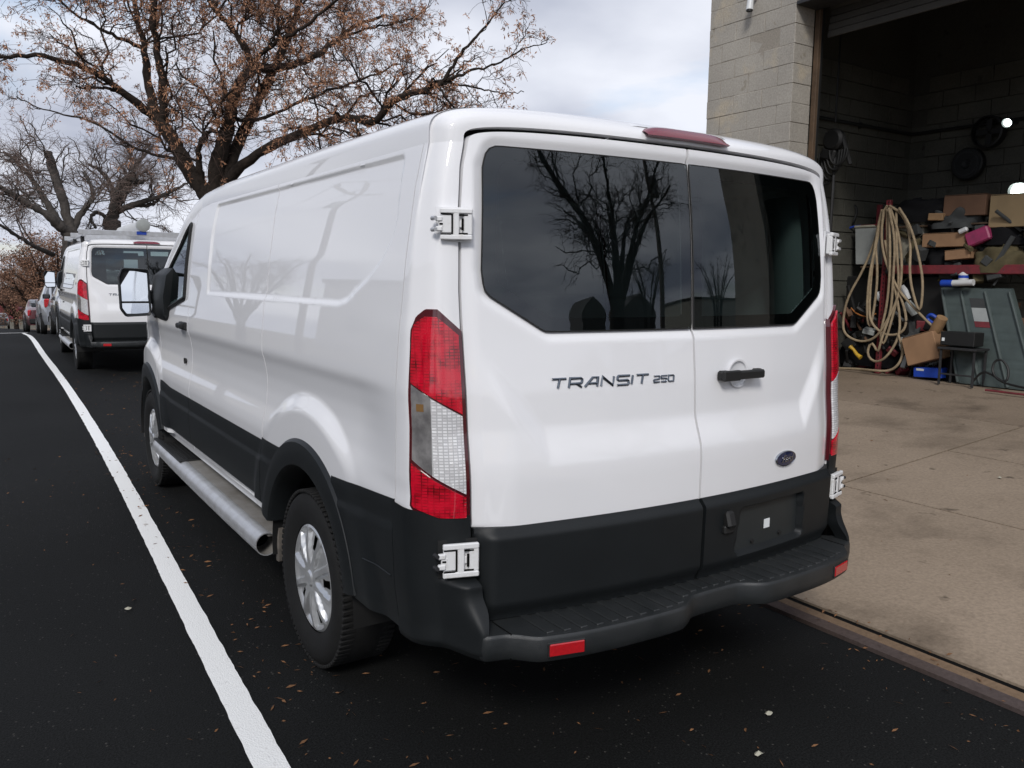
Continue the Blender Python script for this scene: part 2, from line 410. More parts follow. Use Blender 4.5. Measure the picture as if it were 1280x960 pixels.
class MB:
    """collects faces; build() links them as one mesh object"""

    def __init__(self):
        self.v = []; self.f = []; self.n = 0

    def add(self, verts, faces):
        verts = np.asarray(verts, float).reshape(-1, 3)
        o = self.n
        self.v.append(verts); self.n += len(verts)
        if isinstance(faces, np.ndarray):
            self.f.extend((faces + o).tolist())
        else:
            self.f.extend([[i + o for i in fc] for fc in faces])
        return self

    def grid(self, P, flip=False, keep=None):
        P = np.asarray(P, float); a, b = P.shape[:2]
        idx = np.arange(a * b).reshape(a, b)
        q = np.stack([idx[:-1, :-1], idx[1:, :-1], idx[1:, 1:], idx[:-1, 1:]], -1)
        if keep is not None:
            q = q[keep]
        q = q.reshape(-1, 4)
        if flip:
            q = q[:, ::-1]
        return self.add(P.reshape(-1, 3), q)

    def box(self, c, s, bev=0.0, rot=None):
        """box of full size s at centre c; bev chamfers its edges; rot is a 3x3 matrix or a z angle"""
        h = np.array(s, float) / 2
        if rot is None:
            Rm = np.eye(3)
        elif np.isscalar(rot):
            Rm = np.array([[math.cos(rot), -math.sin(rot), 0], [math.sin(rot), math.cos(rot), 0], [0, 0, 1]])
        else:
            Rm = np.asarray(rot, float)
        sg = [(x, y, z) for x in (-1, 1) for y in (-1, 1) for z in (-1, 1)]
        if bev <= 0:
            V = np.array([[x * h[0], y * h[1], z * h[2]] for x, y, z in sg])
            F = [[0, 1, 3, 2], [4, 6, 7, 5], [0, 4, 5, 1], [2, 3, 7, 6], [0, 2, 6, 4], [1, 5, 7, 3]]
            return self.add(V @ Rm.T + np.array(c), F)
        b = min(bev, *(h * 0.49))
        V = []; ix = {}
        for k, g in enumerate(sg):
            for ax in range(3):
                p = [g[i] * (h[i] - b) for i in range(3)]; p[ax] = g[ax] * h[ax]
                ix[(g, ax)] = len(V); V.append(p)
        F = []
        for ax in range(3):
            o1, o2 = [(1, 2), (2, 0), (0, 1)][ax]
            for s_ in (-1, 1):
                q = []
                for a_, b_ in ((-1, -1), (1, -1), (1, 1), (-1, 1)):
                    g = [0, 0, 0]; g[ax] = s_; g[o1] = a_; g[o2] = b_
                    q.append(ix[(tuple(g), ax)])
                F.append(q if s_ > 0 else q[::-1])
        for ax in range(3):                                   # 12 edge chamfers
            o1, o2 = [(1, 2), (2, 0), (0, 1)][ax]
            for a_ in (-1, 1):
                for b_ in (-1, 1):
                    g0 = [0, 0, 0]; g0[ax] = -1; g0[o1] = a_; g0[o2] = b_
                    g1 = list(g0); g1[ax] = 1
                    q = [ix[(tuple(g0), o1)], ix[(tuple(g1), o1)], ix[(tuple(g1), o2)], ix[(tuple(g0), o2)]]
                    F.append(q if a_ * b_ < 0 else q[::-1])
        for g in sg:
            q = [ix[(g, 0)], ix[(g, 1)], ix[(g, 2)]]
            F.append(q if g[0] * g[1] * g[2] > 0 else q[::-1])
        return self.add(np.array(V) @ Rm.T + np.array(c), F)

    def tube(self, path, r, k=8, caps=True):
        P = np.asarray(path, float); n = len(P)
        R = np.full(n, r, float) if np.isscalar(r) else np.asarray(r, float)
        T = np.gradient(P, axis=0); T /= np.linalg.norm(T, axis=1)[:, None] + 1e-12
        ref = np.array([0, 0, 1.0]) if abs(T[0][2]) < 0.9 else np.array([1.0, 0, 0])
        A = np.zeros((n, 3)); prev = ref - T[0] * (ref @ T[0]); prev /= np.linalg.norm(prev)
        for i in range(n):
            prev = prev - T[i] * (prev @ T[i]); prev /= np.linalg.norm(prev) + 1e-12; A[i] = prev
        B = np.cross(T, A)
        th = np.arange(k) * 2 * math.pi / k
        V = P[:, None, :] + R[:, None, None] * (np.cos(th)[None, :, None] * A[:, None, :] + np.sin(th)[None, :, None] * B[:, None, :])
        i0 = np.arange(n - 1)[:, None] * k; j = np.arange(k)[None, :]; j2 = (j + 1) % k
        F = np.stack([i0 + j, i0 + j2, i0 + k + j2, i0 + k + j], -1).reshape(-1, 4)
        F = F.tolist()
        if caps:
            F.append(list(range(k))[::-1]); F.append([(n - 1) * k + q for q in range(k)])
        return self.add(V.reshape(-1, 3), F)

    def lathe(self, prof, c=(0, 0, 0), axis='z', k=32, closed=False, arc=None):
        """prof: list of (radius, height along axis)"""
        pr = np.asarray(prof, float); n = len(pr)
        th = np.arange(k) * 2 * math.pi / k
        cs_, sn = np.cos(th), np.sin(th)
        V = np.zeros((n, k, 3))
        a, b, h = {'z': (0, 1, 2), 'x': (1, 2, 0), 'y': (2, 0, 1)}[axis]
        V[:, :, a] = pr[:, 0:1] * cs_; V[:, :, b] = pr[:, 0:1] * sn; V[:, :, h] = pr[:, 1:2]
        F = []
        rows = n if closed else n - 1
        for i in range(rows):
            i2 = (i + 1) % n
            for j in range(k):
                F.append([i * k + j, i * k + (j + 1) % k, i2 * k + (j + 1) % k, i2 * k + j])
        return self.add(V.reshape(-1, 3) + np.array(c), F)

    def prism(self, poly, h0, h1, axis='z'):
        """poly in the two other axes (in order), extruded along axis"""
        P = np.asarray(poly, float); n = len(P)
        a, b, h = {'z': (0, 1, 2), 'x': (1, 2, 0), 'y': (0, 2, 1)}[axis]
        V = np.zeros((2 * n, 3))
        V[:n, a] = P[:, 0]; V[:n, b] = P[:, 1]; V[:n, h] = h0
        V[n:, a] = P[:, 0]; V[n:, b] = P[:, 1]; V[n:, h] = h1
        F = [list(range(n))[::-1], [n + i for i in range(n)]]
        F += [[i, (i + 1) % n, n + (i + 1) % n, n + i] for i in range(n)]
        return self.add(V, F)

    def build(self, name, mat, parent=None, loc=None, angle=35, smooth=True, recalc=False):
        V = np.concatenate(self.v) if self.v else np.zeros((0, 3))
        if parent is not None:
            o = ORIGIN[parent.name]
        else:
            o = np.array(loc if loc is not None else (0, 0, 0), float)
        me = bpy.data.meshes.new(name)
        me.from_pydata((V - o).tolist(), [], self.f)
        if recalc:
            import bmesh
            bm = bmesh.new(); bm.from_mesh(me); bmesh.ops.recalc_face_normals(bm, faces=bm.faces); bm.to_mesh(me); bm.free()
        me.materials.append(M[mat] if isinstance(mat, str) else mat)
        if smooth:
            me.shade_smooth()
            if angle is not None:
                me.set_sharp_from_angle(angle=rad(angle))
        me.update()
        ob = bpy.data.objects.new(name, me)
        col.objects.link(ob)
        if parent is not None:
            ob.parent = parent
        else:
            ob.location = tuple(o)
        ORIGIN[ob.name] = o
        return ob


def tag(o, label=None, cat=None, group=None, kind=None):
    if label: o['label'] = label
    if cat: o['category'] = cat
    if group: o['group'] = group
    if kind: o['kind'] = kind
    return o


def thing(name, label, cat, loc=(0, 0, 0), group=None):
    o = bpy.data.objects.new(name, None)
    col.objects.link(o)
    o.empty_display_size = 0.1
    o.location = loc
    ORIGIN[o.name] = np.array(loc, float)
    return tag(o, label, cat, group)


def copy_tree(o, parent=None):
    c_ = o.copy(); col.objects.link(c_); c_.parent = parent
    ORIGIN[c_.name] = ORIGIN[o.name]
    for ch in list(o.children):
        copy_tree(ch, c_)
    return c_


def rotx(a): return np.array([[1, 0, 0], [0, math.cos(a), -math.sin(a)], [0, math.sin(a), math.cos(a)]])
def roty(a): return np.array([[math.cos(a), 0, math.sin(a)], [0, 1, 0], [-math.sin(a), 0, math.cos(a)]])
def rotz(a): return np.array([[math.cos(a), -math.sin(a), 0], [math.sin(a), math.cos(a), 0], [0, 0, 1]])


def chaikin(P, it=3):
    P = np.asarray(P, float)
    for _ in range(it):
        Q = [P[0]]
        for i in range(len(P) - 1):
            Q += [P[i] * .75 + P[i + 1] * .25, P[i] * .25 + P[i + 1] * .75]
        Q.append(P[-1]); P = np.array(Q)
    return P


def resample(P, n):
    P = np.asarray(P, float)
    d = np.r_[0, np.cumsum(np.linalg.norm(np.diff(P, axis=0), axis=1))]
    t = np.linspace(0, d[-1], n)
    return np.stack([np.interp(t, d, P[:, i]) for i in range(P.shape[1])], -1)


def sdpoly(poly, X, Y):
    """exact signed distance (negative inside) to a polygon"""
    P = np.asarray(poly, float); n = len(P)
    d = np.full(X.shape, 1e9); s = np.zeros(X.shape, int)
    for i in range(n):
        a, b = P[i], P[(i + 1) % n]
        e = b - a
        wx, wy = X - a[0], Y - a[1]
        t = np.clip((wx * e[0] + wy * e[1]) / (e @ e), 0, 1)
        d = np.minimum(d, np.hypot(wx - e[0] * t, wy - e[1] * t))
        c1 = (a[1] <= Y) & (b[1] > Y); c2 = (a[1] > Y) & (b[1] <= Y)
        cr = e[0] * wy - e[1] * wx
        s += np.where(c1 & (cr > 0), 1, 0); s -= np.where(c2 & (cr < 0), 1, 0)
    return np.where(s != 0, -d, d)


def inset(poly, r):
    """inset a convex polygon by r"""
    P = np.asarray(poly, float); n = len(P)
    area = 0.5 * np.sum(P[:, 0] * np.roll(P[:, 1], -1) - np.roll(P[:, 0], -1) * P[:, 1])
    sgn = 1 if area > 0 else -1
    L_ = []
    for i in range(n):
        a, b = P[i], P[(i + 1) % n]
        e = (b - a) / np.linalg.norm(b - a)
        nrm = np.array([-e[1], e[0]]) * sgn
        L_.append((a + nrm * r, e))
    out = []
    for i in range(n):
        (p, e), (q, g) = L_[i - 1], L_[i]
        A = np.array([e, -g]).T
        t = np.linalg.solve(A, q - p)
        out.append(p + e * t[0])
    return np.array(out)


def rounded(poly, r, k=8):
    """dense outline of a convex polygon with rounded corners"""
    Pi = inset(poly, r); n = len(Pi)
    area = 0.5 * np.sum(Pi[:, 0] * np.roll(Pi[:, 1], -1) - np.roll(Pi[:, 0], -1) * Pi[:, 1])
    if area < 0:
        Pi = Pi[::-1]
    out = []
    for i in range(n):
        a, b, c_ = Pi[i - 1], Pi[i], Pi[(i + 1) % n]
        e1, e2 = b - a, c_ - b
        t0 = math.atan2(-e1[0], e1[1]); t1 = math.atan2(-e2[0], e2[1])
        t0 = math.atan2(e1[1], e1[0]) - math.pi / 2; t1 = math.atan2(e2[1], e2[0]) - math.pi / 2
        while t1 < t0: t1 += 2 * math.pi
        for q in np.linspace(t0, t1, k):
            out.append(b + r * np.array([math.cos(q), math.sin(q)]))
    return np.array(out)


def hspan(outline, z):
    """left and right crossing of a convex outline at height z"""
    P = outline; xs = []
    for i in range(len(P)):
        a, b = P[i], P[(i + 1) % len(P)]
        if (a[1] - z) * (b[1] - z) <= 0 and a[1] != b[1]:
            xs.append(a[0] + (b[0] - a[0]) * (z - a[1]) / (b[1] - a[1]))
    return (min(xs), max(xs)) if xs else (0, 0)


# ------------------------------------------------------------------ setting
def gz(y):
    """road surface height: level beside the vans, falling away beyond the crest"""
    y = np.asarray(y, float)
    t = np.clip(y - 17, 0, None)
    z = np.where(t < 8, -0.055 * t * t / 16, -0.055 * (t - 4))
    far = np.clip(y - 140, 0, None)
    return z + 0.055 * np.where(far < 0, 0, far) * 0.9


ys = np.r_[np.arange(-60, 14, 4), np.arange(14, 30, 1), np.arange(30, 150, 4), np.arange(150, 460, 20)]


def sheet(name, mat, x0, x1, dz, yy=ys, nx=2, kind='structure'):
    xs = np.linspace(x0, x1, nx)
    P = np.zeros((len(xs), len(yy), 3))
    P[:, :, 0] = xs[:, None]; P[:, :, 1] = yy[None, :]; P[:, :, 2] = gz(yy)[None, :] + dz
    return tag(MB().grid(P).build(name, mat), kind=kind)


sheet('ground', 'earth', -250, 250, -0.03)
sheet('road', 'asphalt', -9.0, 1.035, 0.0)
# painted line between traffic lane and parking lane
ly = np.array([-6, 0.5, 2.3, 4.8, 8, 11, 16.5, 20, 24, 29, 33])
lx = np.array([-1.55, -1.345, -1.265, -1.16, -1.07, -1.0, -0.945, -0.86, -0.76, -0.62, -0.48])
yy = np.r_[np.arange(-6, -1, .5), np.arange(-1, 8, 0.03), np.arange(8, 33, 0.25)]
_yc = np.arange(-8, 36, .25); _xc = np.convolve(np.pad(np.interp(_yc, ly, lx), 8, 'edge'), np.ones(17) / 17, 'valid')
xc = np.interp(yy, _yc, _xc)
P = np.zeros((2, len(yy), 3))
jit = np.stack([0.0032 * np.convolve(rng.standard_normal(len(yy) + 2), np.ones(3) / 3, 'valid') for _ in range(2)]) * .7
P[0, :, 0] = xc - 0.051 + jit[0]; P[1, :, 0] = xc + 0.051 + jit[1]
P[:, :, 1] = yy; P[:, :, 2] = gz(yy) + 0.005
lane_line = tag(MB().grid(P).build('lane_line', 'line_white'), kind='structure')
# stop line at the crossing over the crest
P = np.zeros((2, 3, 3)); P[:, :, 0] = np.array([-9, -4, -0.3]); P[0, :, 1] = 33.5; P[1, :, 1] = 34.6
P[:, :, 2] = gz(P[:, :, 1]) + 0.006
tag(MB().grid(P, flip=True).build('stop_line', 'line_white'), kind='structure')

# kerb and driveway slabs, climbing from the road to the garage floor


def dz_(x):
    return np.interp(x, [1.03, 1.17, 3.0, 5.4, 7.0, 8.6], [0.016, 0.040, 0.16, 0.335, 0.44, 0.44])


def strip(name, mat, x0, x1, y0, y1, nx=6, ny=40, wob=0.0, drop=0.12, parent=None, dz=0.0):
    xs = np.linspace(x0, x1, nx); yv = np.linspace(y0, y1, ny)
    P = np.zeros((nx, ny, 3)); P[:, :, 0] = xs[:, None]; P[:, :, 1] = yv[None, :]
    P[:, :, 2] = dz_(P[:, :, 0]) + dz + np.where(P[:, :, 1] > 17, gz(P[:, :, 1]), 0)
    if wob:
        w = wob * np.convolve(rng.standard_normal(ny + 4), np.ones(5) / 5, 'valid')
        P[0, :, 0] += w; P[-1, :, 0] += wob * np.convolve(rng.standard_normal(ny + 4), np.ones(5) / 5, 'valid')
    mb = MB().grid(P)
    # skirt down into the ground
    edge = np.concatenate([P[0], P[1:, -1], P[-1, ::-1][1:], P[::-1, 0][1:]])
    lo = edge.copy(); lo[:, 2] = np.minimum(lo[:, 2] - drop, -0.02)
    mb.grid(np.stack([edge, lo]))
    return mb.build(name, mat, parent, angle=30)


kerb = strip('kerb', 'kerb_steel', 1.035, 1.095, -12, 60, 3, 300, 0.006)
tag(kerb, kind='structure')
tag(strip('gutter_strip', 'kerb_tan', 1.095, 1.148, -12, 60, 3, 300, 0.012, dz=-0.002), kind='structure')
dark = tag(strip('kerb_joint', 'gap_black', 1.135, 1.19, -12, 60, 2, 100, dz=-0.010), kind='structure')
drive = tag(MB().box((3.3, 0.0, -0.06), (4.2, 24, 0.02)).build('driveway', 'earth'), kind='structure')
g = 0.009
slabs = [(1.172, 2.90, -12, -3.2), (1.172, 2.90, -3.2, 5.3), (2.90, 4.25, -12, -2.2), (2.90, 4.25, -2.2, 1.45), (2.90, 5.42, 1.45, 5.3),
         (4.25, 5.42, -12, -2.2), (4.25, 5.42, -2.2, 1.45), (1.172, 2.90, 5.3, 12.0)]
for (x0, x1, y0, y1) in slabs:
    strip('slab', 'drive_concrete', x0 + g, x1 - g, y0 + g, y1 - g, 8, 30, 0.004, parent=drive)
floor_ = tag(strip('garage_floor', 'floor_concrete', 5.425, 8.6, -3.65, 4.62, 20, 20), kind='structure')
side_walk = tag(strip('sidewalk', 'drive_concrete', 1.172, 2.9, 12.02, 60, 6, 80), kind='structure')
verge = tag(strip('verge', 'earth', 2.91, 9.0, 5.32, 60, 6, 60, dz=-0.05), kind='structure')

# ------------------------------------------------------------------ the cargo van
YR, YF, WZ = 1.107, 4.437, 0.35            # axles and wheel centre height
_z = np.arange(0.2, 2.3, 0.002)
_kz = [0.2, .40, .50, .60, .80, .86, .90, .97, 1.04, 1.10, 1.17, 1.205, 1.30, 1.38, 1.43, 1.60, 1.80, 1.93, 2.0, 2.3]
_kx = [.93, .955, .975, .988, .996, .998, .992, .976, .968, .968, .978, .990, .985, .978, .973, .955, .925, .896, .87, .8]
_p = np.interp(_z, _kz, _kx)
_w = np.exp(-0.5 * (np.arange(-15, 16) / 6.0) ** 2); _w /= _w.sum()
_w2 = np.exp(-0.5 * (np.arange(-60, 61) / 25.0) ** 2); _w2 /= _w2.sum()
_p = np.convolve(np.pad(_p, 15, 'edge'), _w, 'valid')
REC = [(.405, 1.914), (.385, 1.72), (.40, 1.66), (.46, 1.59), (.56, 1.53), (.72, 1.455), (.80, 1.440), (2.70, 1.435), (2.72, 1.75), (2.70, 1.914)]
REC_I = inset(REC, 0.022)


def S(y, z):
    y = np.asarray(y, float); z = np.asarray(z, float)
    y, z = np.broadcast_arrays(y, z)
    s = np.interp(z, _z, _p)
    for yc in (YR, YF):
        r = np.hypot(y - yc, z - WZ)
        b = 1 - smooth01(.655, .745, r)
        s = s + (np.maximum(1.002, s) - s) * b
    # the scallop fades out towards the rear lamp
    w = (1 - smooth01(.20, .62, y)) * smooth01(.86, .94, z) * (1 - smooth01(1.36, 1.44, z))
    s = s + w * (np.interp(z, [.8, 1.2, 1.43], [.998, .992, .977]) - s)
    sd = sdpoly(REC_I, y, z) - 0.022
    s = s - 0.009 * (1 - smooth01(-0.010, 0.001, sd))
    t = np.clip((y - 4.25) / 1.15, 0, 1)
    s = s * (1 - 0.20 * t ** 2.4)
    return s


def ztop(y):
    return np.interp(y, [0, 2.85, 3.05, 3.25, 3.45, 3.82, 4.3, 4.5, 5.28], [1.93, 1.93, 1.915, 1.855, 1.755, 1.55, 1.26, 1.19, 1.0])


def zcen(y):
    return np.interp(y, [0.28, 0.45, 1.2, 2.6, 3.05, 3.25, 3.42, 4.50, 4.62, 5.15, 5.28], [2.062, 2.07, 2.078, 2.072, 2.05, 2.02, 1.95, 1.33, 1.25, 1.10, 1.06])


def zbot(y):
    y = np.asarray(y, float)
    z = np.full(y.shape, 0.50)
    for yc in (YR, YF):
        d = np.abs(y - yc)
        z = np.where(d < 0.47, np.maximum(z, WZ + np.sqrt(np.maximum(0, 0.47 ** 2 - d ** 2))), z)
    return z


_rz = [.45, .515, .80, .93, .97, 1.09, 1.2, 1.38, 1.50, 1.62, 1.77, 1.92, 2.05]
_ry = [.012, .010, .004, .004, .006, .020, .026, .044, .050, .058, .073, .096, .118]
_rl = np.interp(_z, _rz, _ry)
_ra = np.convolve(np.pad(_rl, 15, 'edge'), _w, 'valid'); _rb = np.convolve(np.pad(_rl, 60, 'edge'), _w2, 'valid')
_rl = _ra + (_rb - _ra) * smooth01(1.25, 1.4, _z)            # the glass area is one smooth curve


def Rbase(x, z):
    return np.interp(z, _z, _rl) + 0.120 * np.asarray(x, float) ** 2


GL = {-1: [(-.735, 1.918), (-.765, 1.86), (-.785, 1.56), (-.775, 1.50), (-.575, 1.383), (-.010, 1.372), (-.010, 1.925), (-.40, 1.928)]}
GL[1] = [(-x, z) for x, z in GL[-1]][::-1]
def glass_outline(s, off=0.0):
    full = rounded(inset(GLF, off), .045 - off * .3, 7)
    out = full[(full[:, 0] * s) >= .0055 + off * .0]
    zlo, zhi = full[:, 1].min(), full[:, 1].max()
    seam = np.array([(s * (.0055 + off), zlo), (s * (.0055 + off), zhi)])
    c_ = np.concatenate([out, seam]); m_ = c_.mean(0)
    return c_[np.argsort(np.arctan2(c_[:, 1] - m_[1], c_[:, 0] - m_[0]))]


GLF = [(-.748, 1.925), (-.768, 1.86), (-.786, 1.56), (-.778, 1.495), (-.585, 1.378), (.585, 1.378), (.778, 1.495), (.786, 1.56), (.768, 1.86), (.748, 1.925)]
GOUT = {s: glass_outline(s) for s in (-1, 1)}


def xedge(z):
    return np.interp(z, [.45, .515, .60, .80, 1.2, 1.5, 1.74, 1.86, 1.93, 1.98], [.800, .805, .822, .834, .840, .846, .838, .825, .808, .806])


def ztopd(s):
    s = np.asarray(s, float)
    return 1.919 + 0.057 * np.maximum(0, 1 - np.clip(s, 0, 1) ** 4.6) ** (1 / 4.6)


GLU = [(-.735, 1.918), (-.765, 1.86), (-.785, 1.56), (-.775, 1.50), (-.575, 1.383), (.575, 1.383), (.775, 1.50), (.785, 1.56), (.765, 1.86), (.735, 1.918)]
GLU_I = inset(GLU, 0.03)


def Rdoor(x, z):
    x = np.asarray(x, float); z = np.asarray(z, float)
    y = Rbase(x, z)
    ax = np.abs(x)
    zc = .965 + np.clip(ax - .60, 0, 1) * 1.3
    y = y - 0.022 * (1 - smooth01(0.0, 0.13, z - zc)) * (1 - smooth01(.70, .83, ax))
    sd = sdpoly(GLU_I, x, z) - 0.03
    y = y + 0.016 * (1 - smooth01(-0.004, 0.042, sd))       # pressed surround of the window
    y = y + 0.03 * smooth01(.800, .785, z)                  # steps back behind the cladding
    y = y + 0.012 * smooth01(.80, .845, ax)                 # rounded outer edge
    return y


def corner_plan(z, off=0.0, n=28):
    """plan outline of the rear corner at height z from the side (y=.285) to the door edge; left side is mirrored later"""
    s = float(S(.285, z)); xd = float(xedge(z)) + 0.011
    l = float(np.interp(z, _z, _rl)) - 0.012
    ye = float(Rbase(xd, z)) + 0.008
    q_ = (s - xd) / .15
    A = (s, .285); B = (s - .001, .25); B2 = (s - .006, .198 + l); C_ = (s - .055 * q_, .138 + l * .8); D = (xd + .045 * q_, ye + .004); E_ = (xd, ye)
    P = resample(chaikin([A, B, B2, C_, D, E_], 3), n)
    if off:
        T = np.gradient(P, axis=0); T /= np.linalg.norm(T, axis=1)[:, None]
        P = P + off * np.stack([-T[:, 1], T[:, 0]], -1) * 1.0
    return P


# sanity: offset must point outward (away from the centre line)
_cp = corner_plan(1.2); _co = corner_plan(1.2, 0.01)
OSGN = 1.0 if _co[2][0] > _cp[2][0] else -1.0


def flange(P, axis_x, amt, cols):
    """add an inward-turned edge along the first / last row of a panel grid"""
    Q = P
    if 'a' in cols:
        e = Q[0].copy(); e[:, 0] -= axis_x * amt; Q = np.concatenate([e[None], Q])
    if 'z' in cols:
        e = Q[-1].copy(); e[:, 0] -= axis_x * amt; Q = np.concatenate([Q, e[None]])
    return Q


def side_panel(name, y0, y1, sgn, root, mat='white_paint', step=0.009, hole=None, zlo=None):
    n = max(6, int((y1 - y0) / step)); yv = np.linspace(y0, y1, n)
    nz_ = 165
    t = np.linspace(0, 1, nz_)
    zb = zbot(yv) if zlo is None else np.full(n, zlo); zt = ztop(yv)
    Z = zb[:, None] + (zt - zb)[:, None] * t[None, :]
    Y = np.broadcast_to(yv[:, None], Z.shape)
    X = S(Y, Z)
    P = np.stack([sgn * X, Y, Z], -1)
    keep = None
    P = flange(P, sgn, 0.02, 'az')
    if hole is not None:
        sd = sdpoly(hole, P[:, :, 1], P[:, :, 2])
        ins = sd < -0.025
        keep = ~(ins[:-1, :-1] & ins[1:, :-1] & ins[1:, 1:] & ins[:-1, 1:])
    return MB().grid(P, flip=(sgn < 0), keep=keep).build(name, mat, root, angle=50)


WIN = [(3.22, 1.40), (3.22, 1.84), (3.30, 1.80), (3.45, 1.70), (3.82, 1.497), (4.20, 1.262), (4.10, 1.235), (3.72, 1.33)]
WINC = [(3.22, 1.40), (3.22, 1.84), (3.30, 1.80), (3.45, 1.705), (3.82, 1.505), (4.20, 1.275), (4.10, 1.25)]

van = thing('cargo_van', 'white cargo van with black lower cladding parked nearest the camera', 'van')
G = 0.004
for sg in (-1, 1):
    side_panel('side_panel', .285 + G, 1.655 - G, sg, van)
    if sg < 0:
        side_panel('side_panel', 1.655 + G, 3.12 - G, sg, van)
    else:
        side_panel('sliding_door', 1.655 + G, 3.12 - G, sg, van)
    fd = side_panel('front_door', 3.12 + G, 4.08 - G, sg, van, hole=WINC)
    side_panel('front_fender', 4.08 + G, 5.28, sg, van)
    # window of the front door
    rows = []
    for z in np.linspace(1.252, 1.84, 40):
        a, b = hspan(np.array(WINC), z)
        yv = np.linspace(a, b, 14)
        rows.append(np.stack([sg * (S(yv, np.full(14, z)) + 0.004), yv, np.full(14, z)], -1))
    MB().grid(np.array(rows)).build('window', 'dark_glass', fd)
    # rubber and black trim round the window
    out = np.array(WINC)
    loop = np.concatenate([out, out[:1]]); loop = resample(loop, 80)
    pth = np.stack([sg * (S(loop[:, 0], loop[:, 1]) + 0.004), loop[:, 0], loop[:, 1]], -1)
    MB().tube(pth, 0.013, 6, caps=False).build('window_seal', 'black', fd)
    # handle and lock of the front door
    mb = MB().box((sg * 1.012, 3.225, 1.235), (0.03, 0.12, 0.032), 0.008).box((sg * 0.995, 3.225, 1.235), (0.02, 0.15, 0.045), 0.008)
    mb.build('handle', 'black', fd)
    MB().lathe([(0.0, 0.0), (0.016, 0.002), (0.018, -0.01)], (sg * (float(S(3.27, 1.03)) + 0.006), 3.27, 1.02), 'x', 16).build('lock', 'black', fd)
    # black strips behind the panel gaps
    mb = MB()
    for yv in (0.285, 1.655, 3.12, 4.08):
        zz = np.linspace(max(0.5, float(zbot(np.array([yv]))[0])), float(ztop(yv)) - .01, 60)
        x = sg * (S(np.full(60, yv), zz) - 0.012)
        mb.grid(np.stack([np.stack([x, np.full(60, yv - .02), zz], -1), np.stack([x, np.full(60, yv + .02), zz], -1)]))
    mb.build('panel_gap', 'gap_black', van)

# rear corners in white, with the lower part in black plastic
NU = 28
for sg in (-1, 1):
    zz = np.linspace(.80, 1.93, 90)
    P = np.zeros((len(zz), NU, 3))
    for i, z in enumerate(zz):
        c_ = corner_plan(z)
        P[i, :, 0] = sg * c_[:, 0]; P[i, :, 1] = c_[:, 1]; P[i, :, 2] = z
    # door-side flange
    e = P[:, -1:].copy(); e[:, :, 1] += .05; P = np.concatenate([P, e], 1)
    MB().grid(P, flip=(sg > 0)).build('rear_corner', 'white_paint', van, angle=50)

# roof, scuttle and bonnet in one lofted shell; windscreen split off
def roof_row(xs_, y_edge, z_edge, y_c, z_c, n=4.6, k=25):
    th = np.linspace(0, math.pi / 2, k)
    x = xs_ * np.cos(th) ** (2 / n); z = z_edge + (z_c - z_edge) * np.sin(th) ** (2 / n)
    y = y_c + (y_edge - y_c) * (x / xs_) ** 2
    H = np.stack([x, y, z], -1)
    L_ = H.copy(); L_[:, 0] *= -1
    return np.concatenate([L_[:-1], H[::-1]])


rows = []
c_ = corner_plan(1.93)
kk = list(range(NU - 1, 0, -1))
nk = len(kk)
for q, i in enumerate(kk):
    t = q / (nk - 1)
    zc = 1.990 + (2.062 - 1.990) * math.sin(min(1, t * 1.25) * math.pi / 2) ** 0.75
    yc = 0.104 + (0.285 - 0.104) * t ** 1.35
    rows.append(roof_row(c_[i][0], c_[i][1], 1.93, yc, zc, n=4.6))
rear_edge = rows[0].copy(); rear_edge[:, 1] += 0.05; rear_edge[:, 2] -= 0.004
rows = [rear_edge] + rows
for y in np.linspace(0.30, 3.05, 60):
    rows.append(roof_row(float(S(y, ztop(y))), y, float(ztop(y)), y, float(zcen(y))))
rows = np.array(rows)
MB().grid(rows).build('roof', 'white_paint', van, angle=50)
fy = np.linspace(3.05, 5.28, 90)
frows = np.array([roof_row(float(S(y, ztop(y))), y, float(ztop(y)), y + 0.10 * smooth01(3.05, 3.5, y) * (1 - smooth01(4.6, 4.9, y)), float(zcen(y)), n=4.6) for y in fy])
ncol = frows.shape[1]
ws = np.zeros((len(fy) - 1, ncol - 1), bool)
frac = np.abs(frows[:, :, 0]) / np.abs(frows[:, :1, 0])
for i in range(len(fy) - 1):
    for j in range(ncol - 1):
        ws[i, j] = 3.28 < fy[i] < 4.50 and max(frac[i, j], frac[i, j + 1]) < 0.95
MB().grid(frows, keep=~ws).build('bonnet', 'white_paint', van, angle=50)
MB().grid(frows - np.array([0, 0, .004]), keep=ws).build('windscreen', 'tint_glass', van)
# front fascia
last = frows[-1]
fas = [last]
for t in np.linspace(0.08, 1, 16):
    r_ = last.copy()
    ax = np.abs(last[:, 0]) / .85
    r_[:, 1] = last[:, 1] + (0.17 * math.sin(min(1, t * 1.6) * math.pi / 2)) * (1 - ax ** 3) + 0.0
    r_[:, 2] = last[:, 2] * (1 - t) + 0.30 * t
    fas.append(r_)
MB().grid(np.array(fas)).build('front_fascia', 'white_paint', van, angle=50)
MB().box((0, 5.445, .80), (1.0, .03, .24), .02).build('grille', 'black', van)
MB().box((0, 5.43, .44), (1.5, .08, .24), .03).build('front_bumper', 'plastic', van)
for sg in (-1, 1):
    MB().box((sg * .66, 5.33, .90), (.24, .14, .30), .05, rotz(-sg * .4)).build('headlight', 'clear_lens', van)

